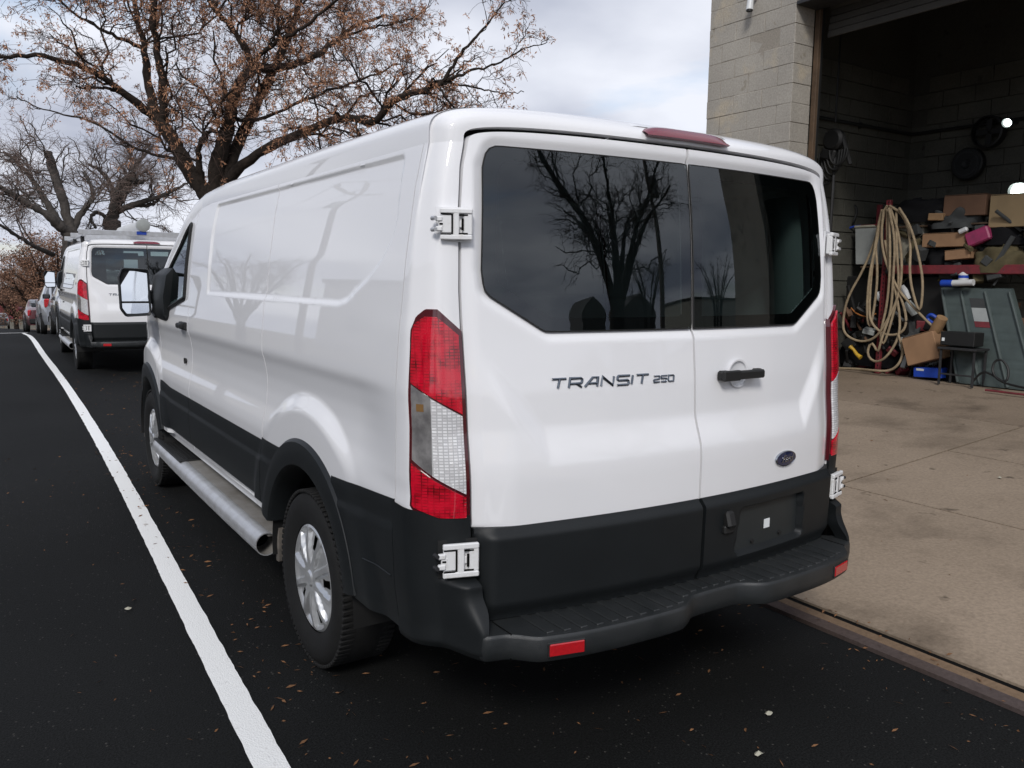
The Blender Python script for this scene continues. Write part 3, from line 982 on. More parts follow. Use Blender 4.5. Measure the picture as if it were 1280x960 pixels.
# rear doors
DOORS = {}
for sg in (-1, 1):
    ns, nt_ = 96, 190
    s_ = np.linspace(0, 1, ns) ** 0.9
    s_ = np.sort(np.r_[s_, 0.96, 0.97, 0.98, 0.986, 0.993, 0.996, 0.998, 0.9992])
    t_ = np.linspace(0, 1, nt_)
    Sg, Tg = np.meshgrid(s_, t_, indexing='ij')
    Z = .515 + Tg * (ztopd(Sg) - .515)
    X = 0.005 + Sg * (xedge(Z) - 0.005)
    Y = Rdoor(X, Z)
    P = np.stack([sg * X, Y, Z], -1)
    # turned-in edges: seam side, hinge side and top
    e0 = P[:1].copy(); e0[:, :, 1] += .03; e1 = P[-1:].copy(); e1[:, :, 1] += .04
    P = np.concatenate([e0, P, e1])
    e2 = P[:, -1:].copy(); e2[:, :, 1] += .03; P = np.concatenate([P, e2], 1)
    ins = sdpoly(GL[sg], P[:, :, 0], P[:, :, 2]) < -0.028
    keep = ~(ins[:-1, :-1] & ins[1:, :-1] & ins[1:, 1:] & ins[:-1, 1:])
    d = MB().grid(P, flip=(sg < 0), keep=keep).build('rear_door', 'white_paint', van, angle=50)
    d['label'] = 'left rear door with chrome lettering' if sg < 0 else 'right rear door with black handle and oval emblem'
    DOORS[sg] = d
    # glass
    o = GOUT[sg]; zs = np.linspace(o[:, 1].min() + 1e-4, o[:, 1].max() - 1e-4, 60)
    zs = o[:, 1].min() + (o[:, 1].max() - o[:, 1].min()) * (1 - np.cos(np.linspace(0.01, math.pi - 0.01, 70))) / 2
    rows_ = []
    for z in zs:
        a, b = hspan(o, z); xv = np.linspace(a, b, 24)
        rows_.append(np.stack([xv, Rbase(xv, np.full(24, z)) + 0.004, np.full(24, z)], -1))
    MB().grid(np.array(rows_)).build('window', 'dark_glass', d)
    # printed black border behind the glass edge
    oo = resample(np.concatenate([GOUT[sg], GOUT[sg][:1]]), 121)[:-1]; gm_ = np.array([sg * .38, 1.65])
    oi = oo.copy(); oi[:, 0] = gm_[0] + (oo[:, 0] - gm_[0]) * .885; oi[:, 1] = gm_[1] + (oo[:, 1] - gm_[1]) * .85
    oo = gm_ + (oo - gm_) * .995
    ring = []
    for src in (oo, oi):
        ring.append(np.stack([src[:, 0], Rbase(src[:, 0], src[:, 1]) + 0.0075, src[:, 1]], -1))
    MB().grid(np.array([np.concatenate([r_, r_[:1]]) for r_ in ring])).build('window_border', 'frit', d)
    lp = resample(np.concatenate([o, o[:1]]), 120)
    MB().tube(np.stack([lp[:, 0], Rbase(lp[:, 0], lp[:, 1]) + 0.006, lp[:, 1]], -1), 0.003, 5, caps=False).build('window_seal', 'black', d)
    # lower cladding panel
    nx_, nz_ = 90, 44
    xa = np.linspace(0.004, 1, nx_); tz = np.linspace(0, 1, nz_)
    Xg = np.zeros((nx_, nz_)); Zg = np.zeros((nx_, nz_))
    Zg[:] = .512 + tz[None, :] * (.800 - .512)
    Xg[:] = 0.0045 + xa[:, None] * (xedge(Zg) + 0.001 - 0.0045)
    prot = 0.024 * smooth01(0, .035, .803 - Zg) + 0.002 + 0.01 * smooth01(.57, .50, Zg) * 0 - 0.012 * (1 - smooth01(.512, .55, Zg))
    Yg = Rbase(Xg, Zg) - 0.022 - prot * (1 - smooth01(.80, .84, Xg)) + 0.02 * smooth01(.78, .836, Xg)
    # soft horizontal fold near the bottom
    Yg += 0.012 * (1 - smooth01(.535, .57, Zg))
    if sg > 0:
        plate = inset([(.165, .572), (.585, .572), (.575, .742), (.195, .742)], 0.02)
        sdp = sdpoly(plate, Xg, Zg) - 0.02
        Yg += 0.028 * (1 - smooth01(-0.010, 0.004, sdp))
    Pg = np.stack([sg * Xg, Yg, Zg], -1)
    e0 = Pg[:1].copy(); e0[:, :, 1] += .04; e1 = Pg[-1:].copy(); e1[:, :, 1] += .05
    Pg = np.concatenate([e0, Pg, e1])
    b0 = Pg[:, :1].copy(); b0[:, :, 1] += .04; t0_ = Pg[:, -1:].copy(); t0_[:, :, 1] += .03
    Pg = np.concatenate([b0, Pg, t0_], 1)
    MB().grid(Pg, flip=(sg < 0)).build('door_cladding', 'plastic', d, angle=45)
mb = MB()                                                      # dark behind the door gaps
zz = np.linspace(.5, 1.985, 40)
mb.grid(np.stack([np.stack([np.full(40, x), Rbase(0, zz) + .022, zz], -1) for x in (-.03, .03)]))
for sg in (-1, 1):
    xe = xedge(zz)
    mb.grid(np.stack([np.stack([sg * (xe + o_), Rbase(xe, zz) + .034, zz], -1) for o_ in (-.02, .03)]))
tt = np.linspace(-1, 1, 80)
xt = tt * .80
mb.grid(np.stack([np.stack([xt, Rbase(xt, 1.97) + .032, ztopd(np.abs(tt)) + o_], -1) for o_ in (-.02, .03)]))
mb.build('door_gap', 'gap_black', van)

# door handle, lettering, emblem, number plate furniture
hd = DOORS[1]
yh = float(Rbase(.21, 1.215)) - .004
mb = MB().box((.21, yh - .030, 1.213), (.205, .022, .030), .009).box((.125, yh - .016, 1.213), (.045, .03, .034), .008).box((.295, yh - .016, 1.213), (.04, .03, .034), .008)
mb.box((.145, yh - .034, 1.213), (.085, .018, .036), .008)
mb.build('handle', 'black', hd)
MB().lathe([(0.0, .000), (.030, -.001), (.041, -.005), (.044, -.011), (.05, -.012)], (.21, yh - .001 + .006, 1.215), 'y', 32).build('handle_cup', 'white_paint', hd)
mb = MB().box((.118, float(Rbase(.1, .70)) - .055, .715), (.040, .035, .060), .012, rotx(-.3))
mb.box((.118, float(Rbase(.1, .68)) - .052, .680), (.05, .02, .03), .008)
mb.build('latch_button', 'black', hd)
pp_ = rounded([(.172, .578), (.580, .578), (.570, .736), (.200, .736)], .018, 5)
zs_ = np.linspace(.5785, .7355, 12)
MB().grid(np.array([[(x, float(Rbase(x, z)) - .0225, z) for x in np.linspace(*hspan(pp_, z), 16)] for z in zs_])).build('plate_panel', 'plate_grey', hd)
MB().box((.372, float(Rbase(.37, .65)) - .026, .652), (.034, .002, .034), 0, rotz(.09)).build('plate_sticker', 'white_sticker', hd)
mb = MB().lathe([(0, -.006), (.008, -.006), (.009, .004)], (.29, float(Rbase(.29, .6)) - .024, .598), 'y', 12)
mb.lathe([(0, -.006), (.008, -.006), (.009, .004)], (.46, float(Rbase(.46, .6)) - .024, .600), 'y', 12)
mb.build('plate_screw', 'black', hd)

STROKES = {
    'T': (1.0, [[(0, 1), (1, 1)], [(.55, 1), (.40, 0)]]),
    'R': (1.0, [[(0, 0), (.12, 1), (.92, 1), (1.0, .85), (.97, .55), (.85, .42), (.10, .42)], [(.55, .42), (.92, 0)]]),
    'A': (1.05, [[(0, 0), (.62, 1), (1.0, 1), (.92, 0)], [(.28, .36), (.95, .36)]]),
    'N': (1.05, [[(0, 0), (.12, 1), (.90, 0), (1.02, 1)]]),
    'S': (1.0, [[(0, 0), (.88, 0), (.95, .12), (.93, .42), (.85, .5), (.12, .5), (.06, .6), (.08, .9), (.16, 1), (1.05, 1)]]),
    'I': (.25, [[(0, 0), (.13, 1)]]),
    '2': (.9, [[(.05, 1), (.85, 1), (.92, .9), (.88, .58), (.80, .5), (.1, .42), (.0, .3), (0, 0), (.85, 0)]]),
    '5': (.9, [[(.95, 1), (.12, 1), (.06, .55), (.82, .55), (.88, .45), (.84, .1), (.78, 0), (0, 0)]]),
    '0': (.9, [[(.08, .1), (.14, 1), (.85, 1), (.95, .9), (.88, 0), (.08, 0), (.06, .2)]]),
}


def lettering(text, x0, x1, z0, h, wd, name, mat, root, yo):
    gap = 0.18
    tot = sum(STROKES[c][0] for c in text) + gap * (len(text) - 1)
    u = (x1 - x0) / tot
    x = x0
    for ch in text:
        w_, st = STROKES[ch]
        mb = MB()
        for pl in st:
            P = np.array(pl, float)
            L_ = []; R_ = []
            Q = np.stack([x + P[:, 0] * u, z0 + P[:, 1] * h], -1)
            for i in range(len(Q)):
                a = Q[max(0, i - 1)]; b = Q[min(len(Q) - 1, i + 1)]
                e = (b - a) / (np.linalg.norm(b - a) + 1e-9); nn = np.array([-e[1], e[0]])
                if 0 < i < len(Q) - 1:
                    e1 = (Q[i] - a) / np.linalg.norm(Q[i] - a); k_ = min(1.6, 1 / max(.5, abs(np.dot(np.array([-e1[1], e1[0]]), nn))))
                else:
                    k_ = 1
                L_.append(Q[i] + nn * wd / 2 * k_); R_.append(Q[i] - nn * wd / 2 * k_)
            L_, R_ = np.array(L_), np.array(R_)

            def lift(A, dyy): return np.stack([A[:, 0], Rdoor(A[:, 0], A[:, 1]) - dyy, A[:, 1]], -1)
            mid = (L_ + R_) / 2
            mb.grid(np.array([lift(L_, -.002), lift(L_, .0035), lift(mid, .0055), lift(R_, .0035), lift(R_, -.002)]))
        mb.build(name, mat, root, angle=25)
        x += (w_ + gap) * u


lettering('TRANSIT', -.572, -.208, 1.205, .0285, .0066, 'letter', 'dark_chrome', DOORS[-1], 0)
lettering('250', -.186, -.100, 1.2065, .0195, .0043, 'numeral', 'dark_chrome', DOORS[-1], 0)

th = np.linspace(0, 2 * math.pi, 49)
ex, ez, ea, eb = .470, .884, .066, .029


def oval(k, dyy):
    x = ex + ea * k * np.cos(th); z = ez + eb * k * np.sin(th)
    return np.stack([x, Rdoor(np.full_like(x, ex), np.full_like(z, ez)) + .12 * (x * x - ex * ex) - dyy, z], -1)


MB().grid(np.array([oval(1.0, -.002), oval(1.0, .005), oval(.96, .0075), oval(.90, .0065)])).build('emblem_ring', 'chrome', hd)
MB().grid(np.array([oval(.91, .0062), oval(.5, .008), oval(.01, .0085)])).build('emblem_oval', 'emblem_blue', hd)
fc = bpy.data.curves.new('script', 'FONT'); fc.body = 'Ford'; fc.size = .038; fc.shear = .45; fc.extrude = .0006; fc.offset = .0003
fc.align_x = 'CENTER'; fc.align_y = 'CENTER'; fc.space_character = .88
fo = bpy.data.objects.new('script', fc); col.objects.link(fo)
bpy.context.view_layer.update()
fm = bpy.data.meshes.new_from_object(fo.evaluated_get(bpy.context.evaluated_depsgraph_get()))
bpy.data.objects.remove(fo)
fm.materials.clear(); fm.materials.append(M['chrome'])
so = bpy.data.objects.new('emblem_script', fm); col.objects.link(so)
so.parent = hd; ORIGIN[so.name] = np.zeros(3)
so.location = (ex, float(Rdoor(ex, ez)) - .0098, ez); so.rotation_euler = (rad(90), 0, math.atan(.24 * ex))
so.scale = (1.05, .95, 1)

# tail lamps
for sg in (-1, 1):
    U0, U1 = None, None
    cp = corner_plan(1.1)
    i0 = int(np.argmin(np.abs(cp[:, 1] - .172) + (cp[:, 0] < .97) * 9)); i1 = NU - 1

    def lp(u, z, off):
        """point of the lamp surface: u 0 (side) .. 1 (door edge)"""
        c_ = corner_plan(max(z, .75), OSGN * off, 40)
        q = resample(c_, 200)
        # start at the side where y = .172
        st = int(np.argmin(np.abs(q[:, 1] - (.188 + .055 * (z - .87)))))
        k = st + (len(q) - 1 - st) * u
        i = min(int(k), len(q) - 2)
        p = q[i] + (q[i + 1] - q[i]) * (k - i)
        return (sg * p[0], p[1], z)

    def zt_(u): return float(np.interp(u, [0, .10, .30, .55, 1], [1.385, 1.425, 1.447, 1.447, 1.385]))
    def zb_(u): return float(np.interp(u, [0, .10, .5, 1], [.868, .848, .822, .818]))
    lamp = thing_parent = None

    def patch(f_lo, f_hi, u0, u1, off, nu=22, nv=20, rim=None):
        P = []
        for a in range(nu + 1):
            u = u0 + (u1 - u0) * a / nu
            lo, hi = f_lo(u), f_hi(u)
            P.append([lp(u, lo + (hi - lo) * b / nv, off) for b in range(nv + 1)])
        P = np.array(P)
        mb = MB().grid(P)
        if rim:                                              # side walls back to the body
            ed = np.concatenate([P[0], P[1:, -1], P[-1, ::-1][1:], P[::-1, 0][1:]])
            cen = P.reshape(-1, 3).mean(0)
            bk = ed.copy(); bk[:, 1] += rim; bk[:, 0] -= sg * rim * .6
            mb.grid(np.stack([ed, bk]))
        return mb
    lamp = patch(zb_, zt_, 0, 1, .010, rim=.03).build('tail_lamp', 'red_rim', van, angle=50)
    i_ = 0.07

    def top_in(u): return zt_(u) - .022
    def bot_in(u): return zb_(u) + .018
    def d1(u): return float(np.interp(u, [0, 1], [1.240, 1.135]))
    def d2(u): return float(np.interp(u, [0, .35, 1], [1.010, .965, .893]))
    patch(d1, top_in, i_, .93, .0155, rim=.006).build('red_lens', 'red_lens', lamp, angle=50)
    patch(lambda u: d2(u) + .006, lambda u: d1(u) - .006, .42, .93, .015, rim=.006).build('clear_lens', 'clear_lens', lamp, angle=50)
    patch(lambda u: d2(u) + .006, lambda u: d1(u) - .006, i_, .42, .013, rim=.004).build('reverse_lens', 'clear_dark', lamp, angle=50)
    patch(bot_in, lambda u: d2(u) - .004, i_, .93, .0155, rim=.006).build('red_lens', 'red_lens', lamp, angle=50)
    patch(lambda u: 1.150, lambda u: 1.172, .17, .30, .0145, 4, 3).build('amber_bulb', 'amber', lamp, angle=50)

# third brake lamp over the doors
P = []
for a, x in enumerate(np.linspace(-.19, .19, 21)):
    w_ = 1 - abs(x / .19) ** 6 * .55
    yb = .104 + .12 * x * x * .9 - .012
    z0 = 2.000 - .02 * x * x
    P.append([(x, yb + .010, z0), (x, yb - .006, z0 + .004), (x, yb - .004, z0 + .012 * w_), (x, yb + .012, z0 + .034 * w_), (x, yb + .035, z0 + .040 * w_), (x, yb + .08, z0 + .042 * w_)])
MB().grid(np.array(P)).build('brake_lamp', 'red_dull', van, angle=40)
P = []
for a, x in enumerate(np.linspace(-.36, .36, 31)):
    w_ = float(smooth01(.36, .20, abs(x)))
    yb = .104 + .12 * x * x * .9
    P.append([(x, yb + .03, 1.970 + .065 * w_), (x, yb + .05, 1.985 + .062 * w_), (x, yb + .12, 2.015 + .044 * w_), (x, yb + .25, 2.040 + .024 * w_)])
MB().grid(np.array(P)).build('brake_lamp_housing', 'white_paint', van, angle=60)

# hinges
def hinge(sg, zc, up):
    k_ = 1.0 if up else 1.15
    x0 = float(xedge(zc)) + (.012 if up else .040)
    yy = float(Rbase(x0, zc)) + .0
    a = sg * 0.30 if not up else sg * 0.38
    Rm = rotz(a)

    def at(dx_, dy_, dz__):
        p = np.array([sg * x0, yy - (.004 if up else .016), zc]) + Rm @ np.array([sg * dx_ * k_, dy_, dz__ * k_]); return p
    mb = MB()
    def B(dx_, dz__, w_, h_, dy_=-.012, t=.014, bv=.003): mb.box(at(dx_, dy_, dz__), (w_ * k_, t, h_ * k_), bv, Rm)
    B(.012, 0, .018, .088)                    # upright of the H
    B(.012, .037, .094, .015, -.013)          # top arm
    B(.012, -.037, .094, .015, -.013)         # bottom arm
    B(-.022, 0, .026, .060, -.010)            # door leaf
    B(-.010, 0, .03, .020, -.010, .01)
    B(.040, 0, .034, .052, -.009)             # pillar leaf
    B(.062, .014, .020, .014, -.014); B(.062, -.014, .020, .014, -.014)
    B(.054, 0, .018, .022, -.010)
    B(.010, 0, .092, .080, -.001, .012)       # backing plate
    h = mb.build('hinge', 'hinge_white', van, angle=30)
    gv = MB()
    for (dx_, dz__, w_, h_) in ((.0245, 0, .004, .056), (-.006, 0, .006, .034), (-.006, .026, .030, .004), (-.006, -.026, .030, .004), (.042, .029, .030, .004), (.042, -.029, .030, .004), (.056, .0, .010, .005)):
        gv.box(at(dx_, -.0165, dz__), (w_ * k_, .003, h_ * k_), 0, Rm)
    tag(gv.build('hinge_gap_shade', 'gap_black', h), kind='stuff')  # thin black strips paint the shade of the gaps between hinge parts
    for q in (.016, -.016):
        p = at(.076, -.014, q)
        MB().lathe([(0, -.010), (.006, -.010), (.007, .010)], p, 'y', 10).build('hinge_pin', 'steel_dark' if not up else 'alu', h)
    mb = MB().box(at(.015, .012, 0), (.105 * k_, .006, .10 * k_), 0, Rm)
    mb.build('hinge_pocket', 'white_paint' if up else 'black', h)


for sg in (-1, 1):
    hinge(sg, 1.690, True)
    hinge(sg, .715, False)

# black side cladding, wheel arch lips, sill
for sg in (-1, 1):
    def clad(y0, y1, zl, zu, name='side_cladding', off=.012):
        n = int((y1 - y0) / .015) + 2; yv = np.linspace(y0, y1, n); t = np.linspace(0, 1, 26)
        zl_ = np.maximum(np.array([zl(y) for y in yv]), 0); zu_ = np.array([zu(y) for y in yv])
        Z = zl_[:, None] + (zu_ - zl_)[:, None] * t[None]
        Y = np.broadcast_to(yv[:, None], Z.shape)
        band = smooth01(.0, .02, zu_[:, None] - Z)
        top = .007 * (1 - smooth01(.075, .095, zu_[:, None] - Z))
        X = S(Y, np.maximum(Z, .5)) + .003 + (off - .003) * band - top * band - .006 * smooth01(.50, .455, Z)
        P = np.stack([sg * X, Y, Z], -1); P = flange(P, sg, .02, 'az')
        return MB().grid(P, flip=(sg < 0)).build(name, 'plastic', van, angle=50)
    az = lambda y, yc: WZ + math.sqrt(max(0, .50 ** 2 - (y - yc) ** 2))
    clad(1.655 + G, 3.12 - G, lambda y: .535, lambda y: .815)
    clad(3.12 + G, 3.95, lambda y: .535 if y < YF - .49 else az(y, YF), lambda y: .815 + .02 * smooth01(3.6, 3.95, y), 'door_cladding')
    clad(1.40, 1.655 - G, lambda y: max(.535, az(y, YR)), lambda y: .815 + .012)
    clad(.285 + G, .80, lambda y: max(.452, az(y, YR)), lambda y: float(np.interp(y, [.28, .80], [.866, .832])))
    yv_ = np.linspace(.31, .50, 12)
    MB().tube(np.stack([sg * (S(yv_, np.full(12, .62)) + .0115), yv_, np.full(12, .615)], -1), .004, 6).build('cladding_rib', 'plastic', van)
    # rear corner cladding running into the bumper
    zz = np.r_[np.linspace(.425, .52, 10), np.linspace(.53, .62, 7), np.linspace(.628, .668, 9), np.linspace(.68, .842, 14)]
    P = np.zeros((len(zz), NU, 3))
    for i, z in enumerate(zz):
        k = np.linspace(0, 1, NU)
        c_ = corner_plan(max(z, .5), OSGN * .012)
        zz_i = z + .024 * (1 - k) * smooth01(.6, .84, z)      # top edge climbs towards the side
        low = smooth01(.450, .425, z)
        push = (.055 * smooth01(.662, .636, z) + .055 * smooth01(.62, .50, z)) * smooth01(.60, .86, k)
        c_ = c_ - np.stack([.012 * low - .03 * smooth01(.58, .50, z) * smooth01(.8, 1, k), push - .012 * low], -1)
        P[i, :, 0] = sg * c_[:, 0]; P[i, :, 1] = c_[:, 1]; P[i, :, 2] = zz_i
    e = P[:, -1:].copy(); e[:, :, 1] += .06
    P = np.concatenate([P, e], 1)
    MB().grid(P, flip=(sg > 0)).build('corner_cladding', 'plastic', van, angle=50)
    # moulded ledge under the lamp
    ld = []
    for i, k in enumerate(np.linspace(0, 1, 16)):
        pass
    # wheel arch lips
    for yc in (YR, YF):
        a0, a1 = rad(16), rad(168)
        if yc == YF: a0, a1 = rad(0), rad(164)
        th_ = np.linspace(a0, a1, 60)
        P = []
        for (rr_, o_) in ((.445, -.10), (.447, .000), (.455, .016), (.505, .020), (.545, .014), (.560, -.004)):
            y = yc + rr_ * np.cos(th_); z = WZ + rr_ * np.sin(th_)
            x = 1.003 + o_ - .02 * smooth01(.45, .30, z)
            if yc == YF:
                x = x * (1 - .20 * np.clip((y - 4.25) / 1.15, 0, 1) ** 2.4)
            P.append(np.stack([sg * x, y, z], -1))
        MB().grid(np.array(P), flip=(sg > 0)).build('wheel_arch', 'plastic', van, angle=40)
        # inner liner of the wheel well
        th_ = np.linspace(rad(-5), rad(185), 40)
        P = np.array([np.stack([np.full(40, sg * xx), yc + .462 * np.cos(th_), WZ + .462 * np.sin(th_)], -1) for xx in np.linspace(.99, .62, 10)])
        MB().grid(P).build('wheel_liner', 'black', van, angle=60)
        MB().box((sg * .80, yc + .47, .47), (.34, .03, .40), .01).build('liner_panel', 'liner', van)
    # white sill under the cladding
    mb = MB()
    n = 60; yv = np.linspace(1.56, 3.98, n)
    pr = [(.930, .545), (.957, .535), (.962, .50), (.955, .452), (.925, .436), (.85, .436)]
    mb.grid(np.array([[(sg * a, y, b) for (a, b) in pr] for y in yv]), flip=(sg > 0))
    mb.build('sill', 'white_paint', van, angle=40)
    # tubular running board
    rb = MB()
    rpath = [(sg * .985, 1.665, .330), (sg * .990, 2.4, .330), (sg * .985, 3.6, .330), (sg * .972, 4.22, .330)]
    rpath = resample(chaikin(rpath, 2), 30)
    rb.tube(rpath, .054, 20, caps=False)
    rb_ = rb.build('running_board', 'alu', van, angle=60)
    MB().tube(rpath, .049, 20, caps=False).build('tube_wall', 'alu_dirty', rb_)
    ring = []
    for rr_ in (.054, .049):
        t_ = np.linspace(0, 2 * math.pi, 21)
        ring.append(np.stack([sg * .985 + rr_ * np.cos(t_), np.full(21, 1.665), .330 + rr_ * np.sin(t_)], -1))
    MB().grid(np.array(ring)).build('tube_rim', 'alu', rb_)
    MB().lathe([(0, 0), (.0485, 0)], (sg * .986, 1.80, .330), 'y', 20).build('tube_shade', 'gap_black', rb_)  # black disc stands for the shade inside the open tube
    MB().box((sg * .910, 2.95, .370), (.14, 2.55, .024), .006).build('step_plate', 'alu_dirty', rb_)
    MB().box((sg * .940, 3.78, .3855), (.16, .86, .012), .004).build('tread_pad', 'black', rb_)
    mb = MB()
    for xx in (.885, .91, .935, .96, .985):
        mb.box((sg * xx, 3.78, .392), (.006, .80, .006), .001)
    mb.build('tread_rib', 'rubber', rb_)
    MB().box((sg * .92, 4.235, .352), (.13, .05, .05), .015).build('end_cap', 'alu', rb_)
    for y in (1.9, 2.9, 3.8):
        MB().box((sg * .84, y, .35), (.16, .06, .03), .005).build('bracket', 'steel_dark', rb_)

# step bumper
top_path = [(-.862, .06), (-.866, -.010), (-.858, -.026), (-.83, -.034), (-.785, -.046), (-.735, -.105), (-.70, -.118), (-.57, -.148), (-.40, -.163), (-.215, -.168), (-.175, -.155), (-.115, -.112), (-.07, -.108)]
tp = np.array(top_path + [(-x, y) for x, y in top_path[::-1]])
tp = resample(chaikin(tp, 2), 150)
ZS = .507
prof_b = [(-.0, .0, 'in')]
inner = np.stack([tp[:, 0] * .93, Rbase(tp[:, 0] * .93, .5) + .01], -1)
rowsb = []
nrm = np.gradient(tp, axis=0); nrm /= np.linalg.norm(nrm, axis=1)[:, None]; nrm = np.stack([nrm[:, 1], -nrm[:, 0]], -1)
nrm = np.where((nrm[:, 1:2] > 0) & (np.abs(tp[:, :1]) < .85), -nrm, nrm)


def ring_at(o, z): 
    q = tp + nrm * o
    return np.stack([q[:, 0], q[:, 1], np.full(len(q), z)], -1)


mid = np.stack([(inner[:, 0] + tp[:, 0]) / 2, (inner[:, 1] + tp[:, 1]) / 2, np.full(len(tp), ZS)], -1)
rowsb.append(np.stack([inner[:, 0], inner[:, 1], np.full(len(tp), ZS + .004)], -1))
rowsb.append(mid)
rowsb.append(ring_at(-.010, ZS + .001)); rowsb.append(ring_at(-.004, ZS + .001)); rowsb.append(ring_at(.000, ZS - .003)); rowsb.append(ring_at(.002, ZS - .010))
rowsb.append(ring_at(.003, ZS - .045)); rowsb.append(ring_at(.000, ZS - .068)); rowsb.append(ring_at(-.006, ZS - .077)); rowsb.append(ring_at(-.02, ZS - .080)); rowsb.append(ring_at(-.10, ZS - .082))
bump = MB().grid(np.array(rowsb)).build('rear_bumper', 'step_plastic', van, angle=40)
# raised ribs of the step
for x in np.linspace(-.68, .68, 26):
    if abs(x) > .70: continue
    i = int(np.argmin(np.abs(tp[:, 0] - x) + (tp[:, 1] > 0) * 9))
    y1 = tp[i, 1] + .022; y0 = float(Rbase(x, .5)) - .01
    MB().box((x, (y0 + y1) / 2, ZS + .001), (.026, y0 - y1, .010), .004).build('step_rib', 'step_plastic', bump)
for sg in (-1, 1):
    MB().box((sg * .785, .004, ZS - .038), (.003, .106, .082), 0).build('end_seam', 'gap_black', bump)
    xr = .645
    i = int(np.argmin(np.abs(tp[:, 0] - sg * xr)))
    a = math.atan2(nrm[i, 1], nrm[i, 0]) + math.pi / 2
    r_ = MB().box((sg * xr, tp[i, 1] - .002, ZS - .040), (.112, .012, .038), .004, rotz(a)).build('reflector', 'red_plain', bump)
    MB().box((sg * xr, tp[i, 1] + .001, ZS - .040), (.122, .012, .047), .004, rotz(a)).build('reflector_frame', 'black', r_)

MB().box((0, .14, .47), (1.6, .03, .20), .005).build('gap_backing', 'black', van)  # added black panel that keeps the gap under the doors dark

# wheels
def wheel(sg, yc):
    cx = sg * .875
    c_ = (cx, yc, WZ - .002)
    o = sg
    tyre_p = [(.215, .098), (.235, .108), (.27, .118), (.305, .119), (.330, .108), (.342, .092), (.3495, .07), (.351, .03), (.351, -.03), (.3495, -.07), (.342, -.092), (.33, -.108), (.28, -.115), (.22, -.09)]
    mb = MB().lathe([(r_, sg * h) for r_, h in tyre_p], c_, 'x', 72)
    w = mb.build('wheel', 'rubber', van, angle=50)
    for side in (-1, 1):                                     # tread blocks on the shoulders
        tr = MB()
        for q in range(84):
            t = q * 2 * math.pi / 84
            p = np.array([cx + side * .082, yc + .3455 * math.cos(t), WZ + .3455 * math.sin(t)])
            tr.box(p, (.056, .018, .014), .003, rotx(t + math.pi / 2))
        tag(tr.build('tread', 'rubber', w, angle=40), kind='stuff')
    MB().lathe([(0, sg * .02), (.10, sg * .03), (.17, sg * .02), (.205, sg * .04), (.215, sg * .09)], c_, 'x', 40).build('rim', 'steel_dark', w, angle=50)
    # hub cover: polar height field, slots between the spokes cut out
    nr, nt2 = 26, 200
    rr_ = np.linspace(.0, .213, nr); tt_ = np.linspace(0, 2 * math.pi, nt2 + 1)
    Rg, Tg_ = np.meshgrid(rr_, tt_, indexing='ij')
    ph = (Tg_ / (2 * math.pi) * 5) % 1.0
    d_sp = np.minimum(np.abs(ph - .27), np.abs(ph - .73)) * 2 * math.pi / 5 * Rg           # distance to the nearest of ten spokes
    H = .100 + .012 * np.sin(np.clip(Rg / .213, 0, 1) * math.pi) 
    H = H - .016 * smooth01(.010, .022, d_sp) * smooth01(.05, .09, Rg) * (1 - smooth01(.185, .205, Rg))
    H = H + .010 * (1 - smooth01(.028, .036, Rg)) - .006 * smooth01(.200, .213, Rg)
    wide = np.abs(ph - .5) < .12
    slot = (np.abs(ph - .0) < .13) | (np.abs(ph - 1.) < .13)
    hole = slot & (Rg > .115) & (Rg < .180)
    hole = hole & (np.abs(((ph + .5) % 1) - .5) * 2 * math.pi / 5 * Rg < .018 + .10 * (.18 - Rg) * 0)
    P = np.stack([cx + sg * H, yc + Rg * np.cos(Tg_ + .5), WZ - .002 + Rg * np.sin(Tg_ + .5)], -1)
    kp = ~(hole[:-1, :-1] & hole[1:, :-1] & hole[1:, 1:] & hole[:-1, 1:])
    MB().grid(P, keep=kp).build('hub_cover', 'silver', w, angle=28)
    return w


for sg in (-1, 1):
    for yc in (YR, YF):
        wheel(sg, yc)

# underbody
ub = MB().box((0, 2.7, .44), (1.5, 5.0, .10), .02).box((0, YR, .35), (1.6, .10, .10), .02).box((.25, 1.9, .33), (.4, .9, .16), .05)
ub.box((0, YF, .33), (1.5, .10, .12), .02)
ub.build('underbody', 'black', van)
# cab and load space seen through the glass
MB().box((0, 1.6, .60), (1.8, 3.0, .03), .005).build('load_floor', 'steel_dark', van)
mb = MB().box((-.58, 3.02, 1.25), (.62, .03, 1.25), .01).box((.58, 3.02, 1.25), (.62, .03, 1.25), .01).box((0, 3.02, .95), (.56, .03, .65), .01).box((0, 3.02, 1.86), (.56, .03, .12), .01)
mb.build('partition', 'interior_grey', van)
for sg in (-1, 1):
    mb = MB().box((sg * .48, 3.35, 1.22), (.48, .14, .62), .05, rotx(.12)).box((sg * .48, 3.33, 1.60), (.26, .09, .18), .04).box((sg * .48, 3.6, .88), (.48, .5, .16), .05)
    mb.build('seat', 'cloth_black', van)
    # inner pillars beside the rear windows
    zz = np.linspace(.62, 1.88, 20)
    P = np.array([[(sg * (xedge(z) - .045 - d_), .10 + .12 * .6 + e_ + float(np.interp(z, _z, _rl)), z) for (d_, e_) in ((.0, .0), (.03, .03), (.02, .12), (-.06, .22))] for z in zz])
    MB().grid(P).build('inner_pillar', 'interior_grey', van, angle=60)
MB().box((0, 4.2, 1.10), (1.6, .5, .25), .08).build('dashboard', 'black', van)
t_ = np.linspace(0, 2 * math.pi, 30)
MB().tube(np.stack([-.45 + .19 * np.cos(t_), 3.88 + .07 * np.sin(t_), 1.22 + .17 * np.sin(t_)], -1), .014, 8, False).build('steering_wheel', 'black', van)

